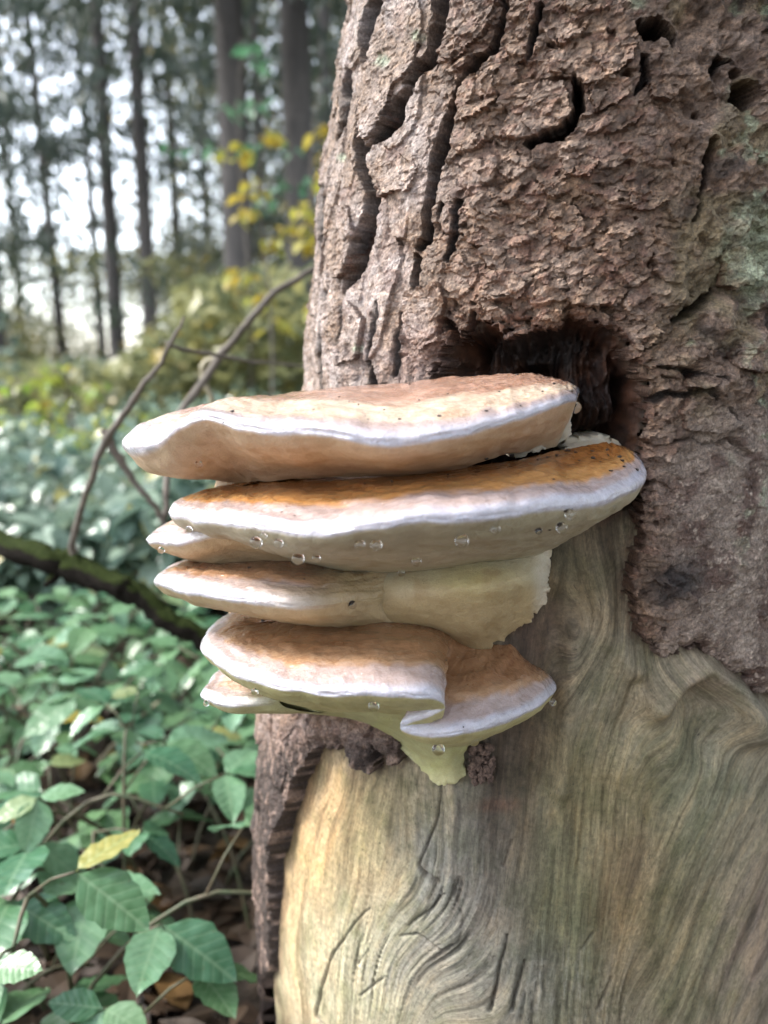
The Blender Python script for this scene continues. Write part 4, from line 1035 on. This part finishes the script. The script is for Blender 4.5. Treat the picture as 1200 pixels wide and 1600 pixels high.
# ------------------------------------------------------------------ branches and stalks in front of the wood
mb = empty('mossy_branch', tuple(at(200, 930, .80)))
tag(mb, 'dark mossy dead branch with forked side twigs leaning behind the fungus', 'branch')
def path(name, pts, rad, mat, parent=None, n=30, seg=10, wob=.15, seed=0, smooth=True):
    P = catmull(np.array([at(*q) if len(q) == 3 else q[:3] for q in pts]), n); r = catmull(np.array(rad), n)*.85
    g = np.random.default_rng(seed+70); j = np.cumsum(g.normal(0, .0011, (n, 3)), 0); j -= np.linspace(0, 1, n)[:, None]*j[-1]
    r = r*(1+.35*(g.random(n) > .86)*g.random(n))
    return link(name, tube(name, P+j, r, seg, None, wob, seed), mat, parent)
g0 = (.02, .95, -.03, 0)
path('limb', [(-330, 770, 1.0), (-150, 800, .92), (-40, 828, .86), (60, 868, .83), (120, 888, .82), (200, 928, .80), (260, 965, .79), (330, 998, .79), (430, 1050, .80), (520, 1130, .84), (600, 1330, .92), g0],
     [.010, .012, .0150, .0165, .0180, .0145, .0130, .0115, .0105, .0110, .012, .012], M['moss'], mb, 90, 16, .42, 3)
path('side_twig', [(118, 885, .82), (112, 850, .815), (122, 800, .81), (140, 730, .80), (163, 672, .80), (200, 610, .80), (245, 558, .80), (272, 528, .80), (288, 495, .81)],
     [.0065, .0048, .0042, .0040, .0046, .0034, .0028, .0024, .0014], M['twig'], mb, 40, 8, .15, 4)
path('side_twig', [(163, 672, .80), (178, 705, .80), (205, 748, .80), (236, 785, .80), (262, 822, .80)], [.0048, .0050, .0040, .0034, .003], M['twig'], mb, 24, 8, .15, 5)
path('side_twig', [(256, 812, .80), (262, 760, .82), (262, 690, .88), (285, 640, .95), (338, 562, 1.0), (385, 505, 1.0), (430, 460, 1.0), (492, 424, 1.02), (540, 400, 1.05)],
     [.003, .004, .0048, .0054, .0060, .0056, .0052, .0046, .003], M['twig'], mb, 40, 8, .12, 6)
path('side_twig', [(338, 562, 1.0), (318, 575, 1.0), (325, 610, 1.0), (335, 645, 1.0)], [.004, .0045, .004, .003], M['drygrass'], mb, 16, 6, .1, 7)
path('side_twig', [(262, 535, .80), (300, 552, .85), (360, 562, .9), (430, 570, .95), (500, 575, 1.0)], [.0022, .003, .0028, .0022, .0015], M['twig'], mb, 20, 6, .1, 8)
path('stub', [(100, 885, .82), (82, 905, .81), (72, 915, .81)], [.009, .006, .003], M['moss'], mb, 8, 8, .1, 9)
path('stub', [(205, 925, .80), (196, 905, .79)], [.005, .002], M['moss'], mb, 6, 8, .1, 10)
def stalk(name, pts, rad, mat, label, cat, seed):
    P = np.array([at(*q) for q in pts]); z = P[0][2]
    P = np.concatenate([[[P[0][0], P[0][1]+.02, gz(P[0][0], P[0][1])-.01]], P])
    o = link(name, tube(name, P-P[0], np.array([rad[0]]+list(rad)), 6, 24, .1, seed), mat, None, tuple(P[0]))
    return tag(o, label, cat)
stalk('dry_grass_stalk', [(100, 1300, 1.15), (125, 1240, 1.13), (160, 1185, 1.12), (215, 1125, 1.12), (250, 1095, 1.12)], [.0035, .004, .004, .003, .002], M['drygrass'], 'pale dry grass stalk arching over the brambles', 'grass stalk', 1)
stalk('bramble_cane', [(-60, 1440, .95), (40, 1475, .93), (130, 1498, .92), (210, 1502, .92)], [.003, .0035, .003, .002], M['greenstem'], 'green bramble cane arching low over the leaves', 'stem', 2)
stalk('dead_stick', [(-80, 1400, 1.1), (20, 1385, 1.1), (100, 1370, 1.1), (140, 1340, 1.12)], [.006, .007, .006, .004], M['twig'], 'dead brown stick lying among the bramble leaves', 'stick', 3)
stalk('dry_grass_stalk', [(-40, 1575, .85), (100, 1585, .85), (200, 1598, .85)], [.002, .002, .0015], M['drygrass'], 'thin straw stalk lying across the lowest leaves', 'grass stalk', 4)
def fallen_leaf(px, py, dist, size, mat, label, rot, seed):
    Vl, Fl = leaf_outline(size, size*.55, .5, .5); me = npmesh('withered_leaf', Vl, Fl, None, {'rnd': np.full(len(Vl), .1*seed)}, False)
    o = link('withered_leaf', me, mat, None, tuple(at(px, py, dist))); o.rotation_euler = rot; tag(o, label, 'leaf')
fallen_leaf(245, 1285, 1.2, .085, M['yellow'], 'withered yellow leaf curled upright among the brambles', (.9, .2, -.5), 1)
fallen_leaf(120, 1330, 1.15, .06, M['lime'], 'yellow-green leaf caught on the bramble stems', (.5, .3, .6), 2)
fallen_leaf(355, 1130, 1.5, .05, M['litter'], 'orange-brown leaf lying among the green leaves beside the trunk', (.3, .2, 1.0), 3)

# unseen boughs added round the camera to cut fill light, open to the left
def light_blocking_boughs():
    rg = np.random.default_rng(8); n = 26000
    az = rg.random(n)*2*PI-PI; el = np.arcsin(rg.random(n)); d = 6+6*rg.random(n)
    v = np.stack([np.sin(az)*np.cos(el), np.cos(az)*np.cos(el), np.sin(el)], -1)
    od = np.array([math.sin(math.radians(-118))*.62, math.cos(math.radians(-118))*.62, .785]); gap = np.minimum(np.arccos(np.clip(v @ od, -1, 1)), np.arccos(np.clip(v @ np.array(sd), -1, 1))+.25)
    p = sm(.68, 1.2, gap)*(.55+.45*(fbm(az*5, el*6, 3, 3) > -.15))
    front = (np.abs(az-math.radians(-8)) < math.radians(42)) & (el < math.radians(50))
    k = (rg.random(n) < p) & ~front
    P = (v*d[:, None]+[0, 0, CAMZ])[k]; P[:, 2] = np.maximum(P[:, 2], .3); m = len(P)
    me = scatter_leaves('light_blocking_boughs', P, rg.random(m)*2*PI, (rg.random(m)-.5)*2, .25+.3*rg.random(m), .45, M['needle'])
    tag(link('light_blocking_boughs', me), 'unseen dark spruce boughs added round the clearing to block fill light', None, None, 'stuff')
light_blocking_boughs()
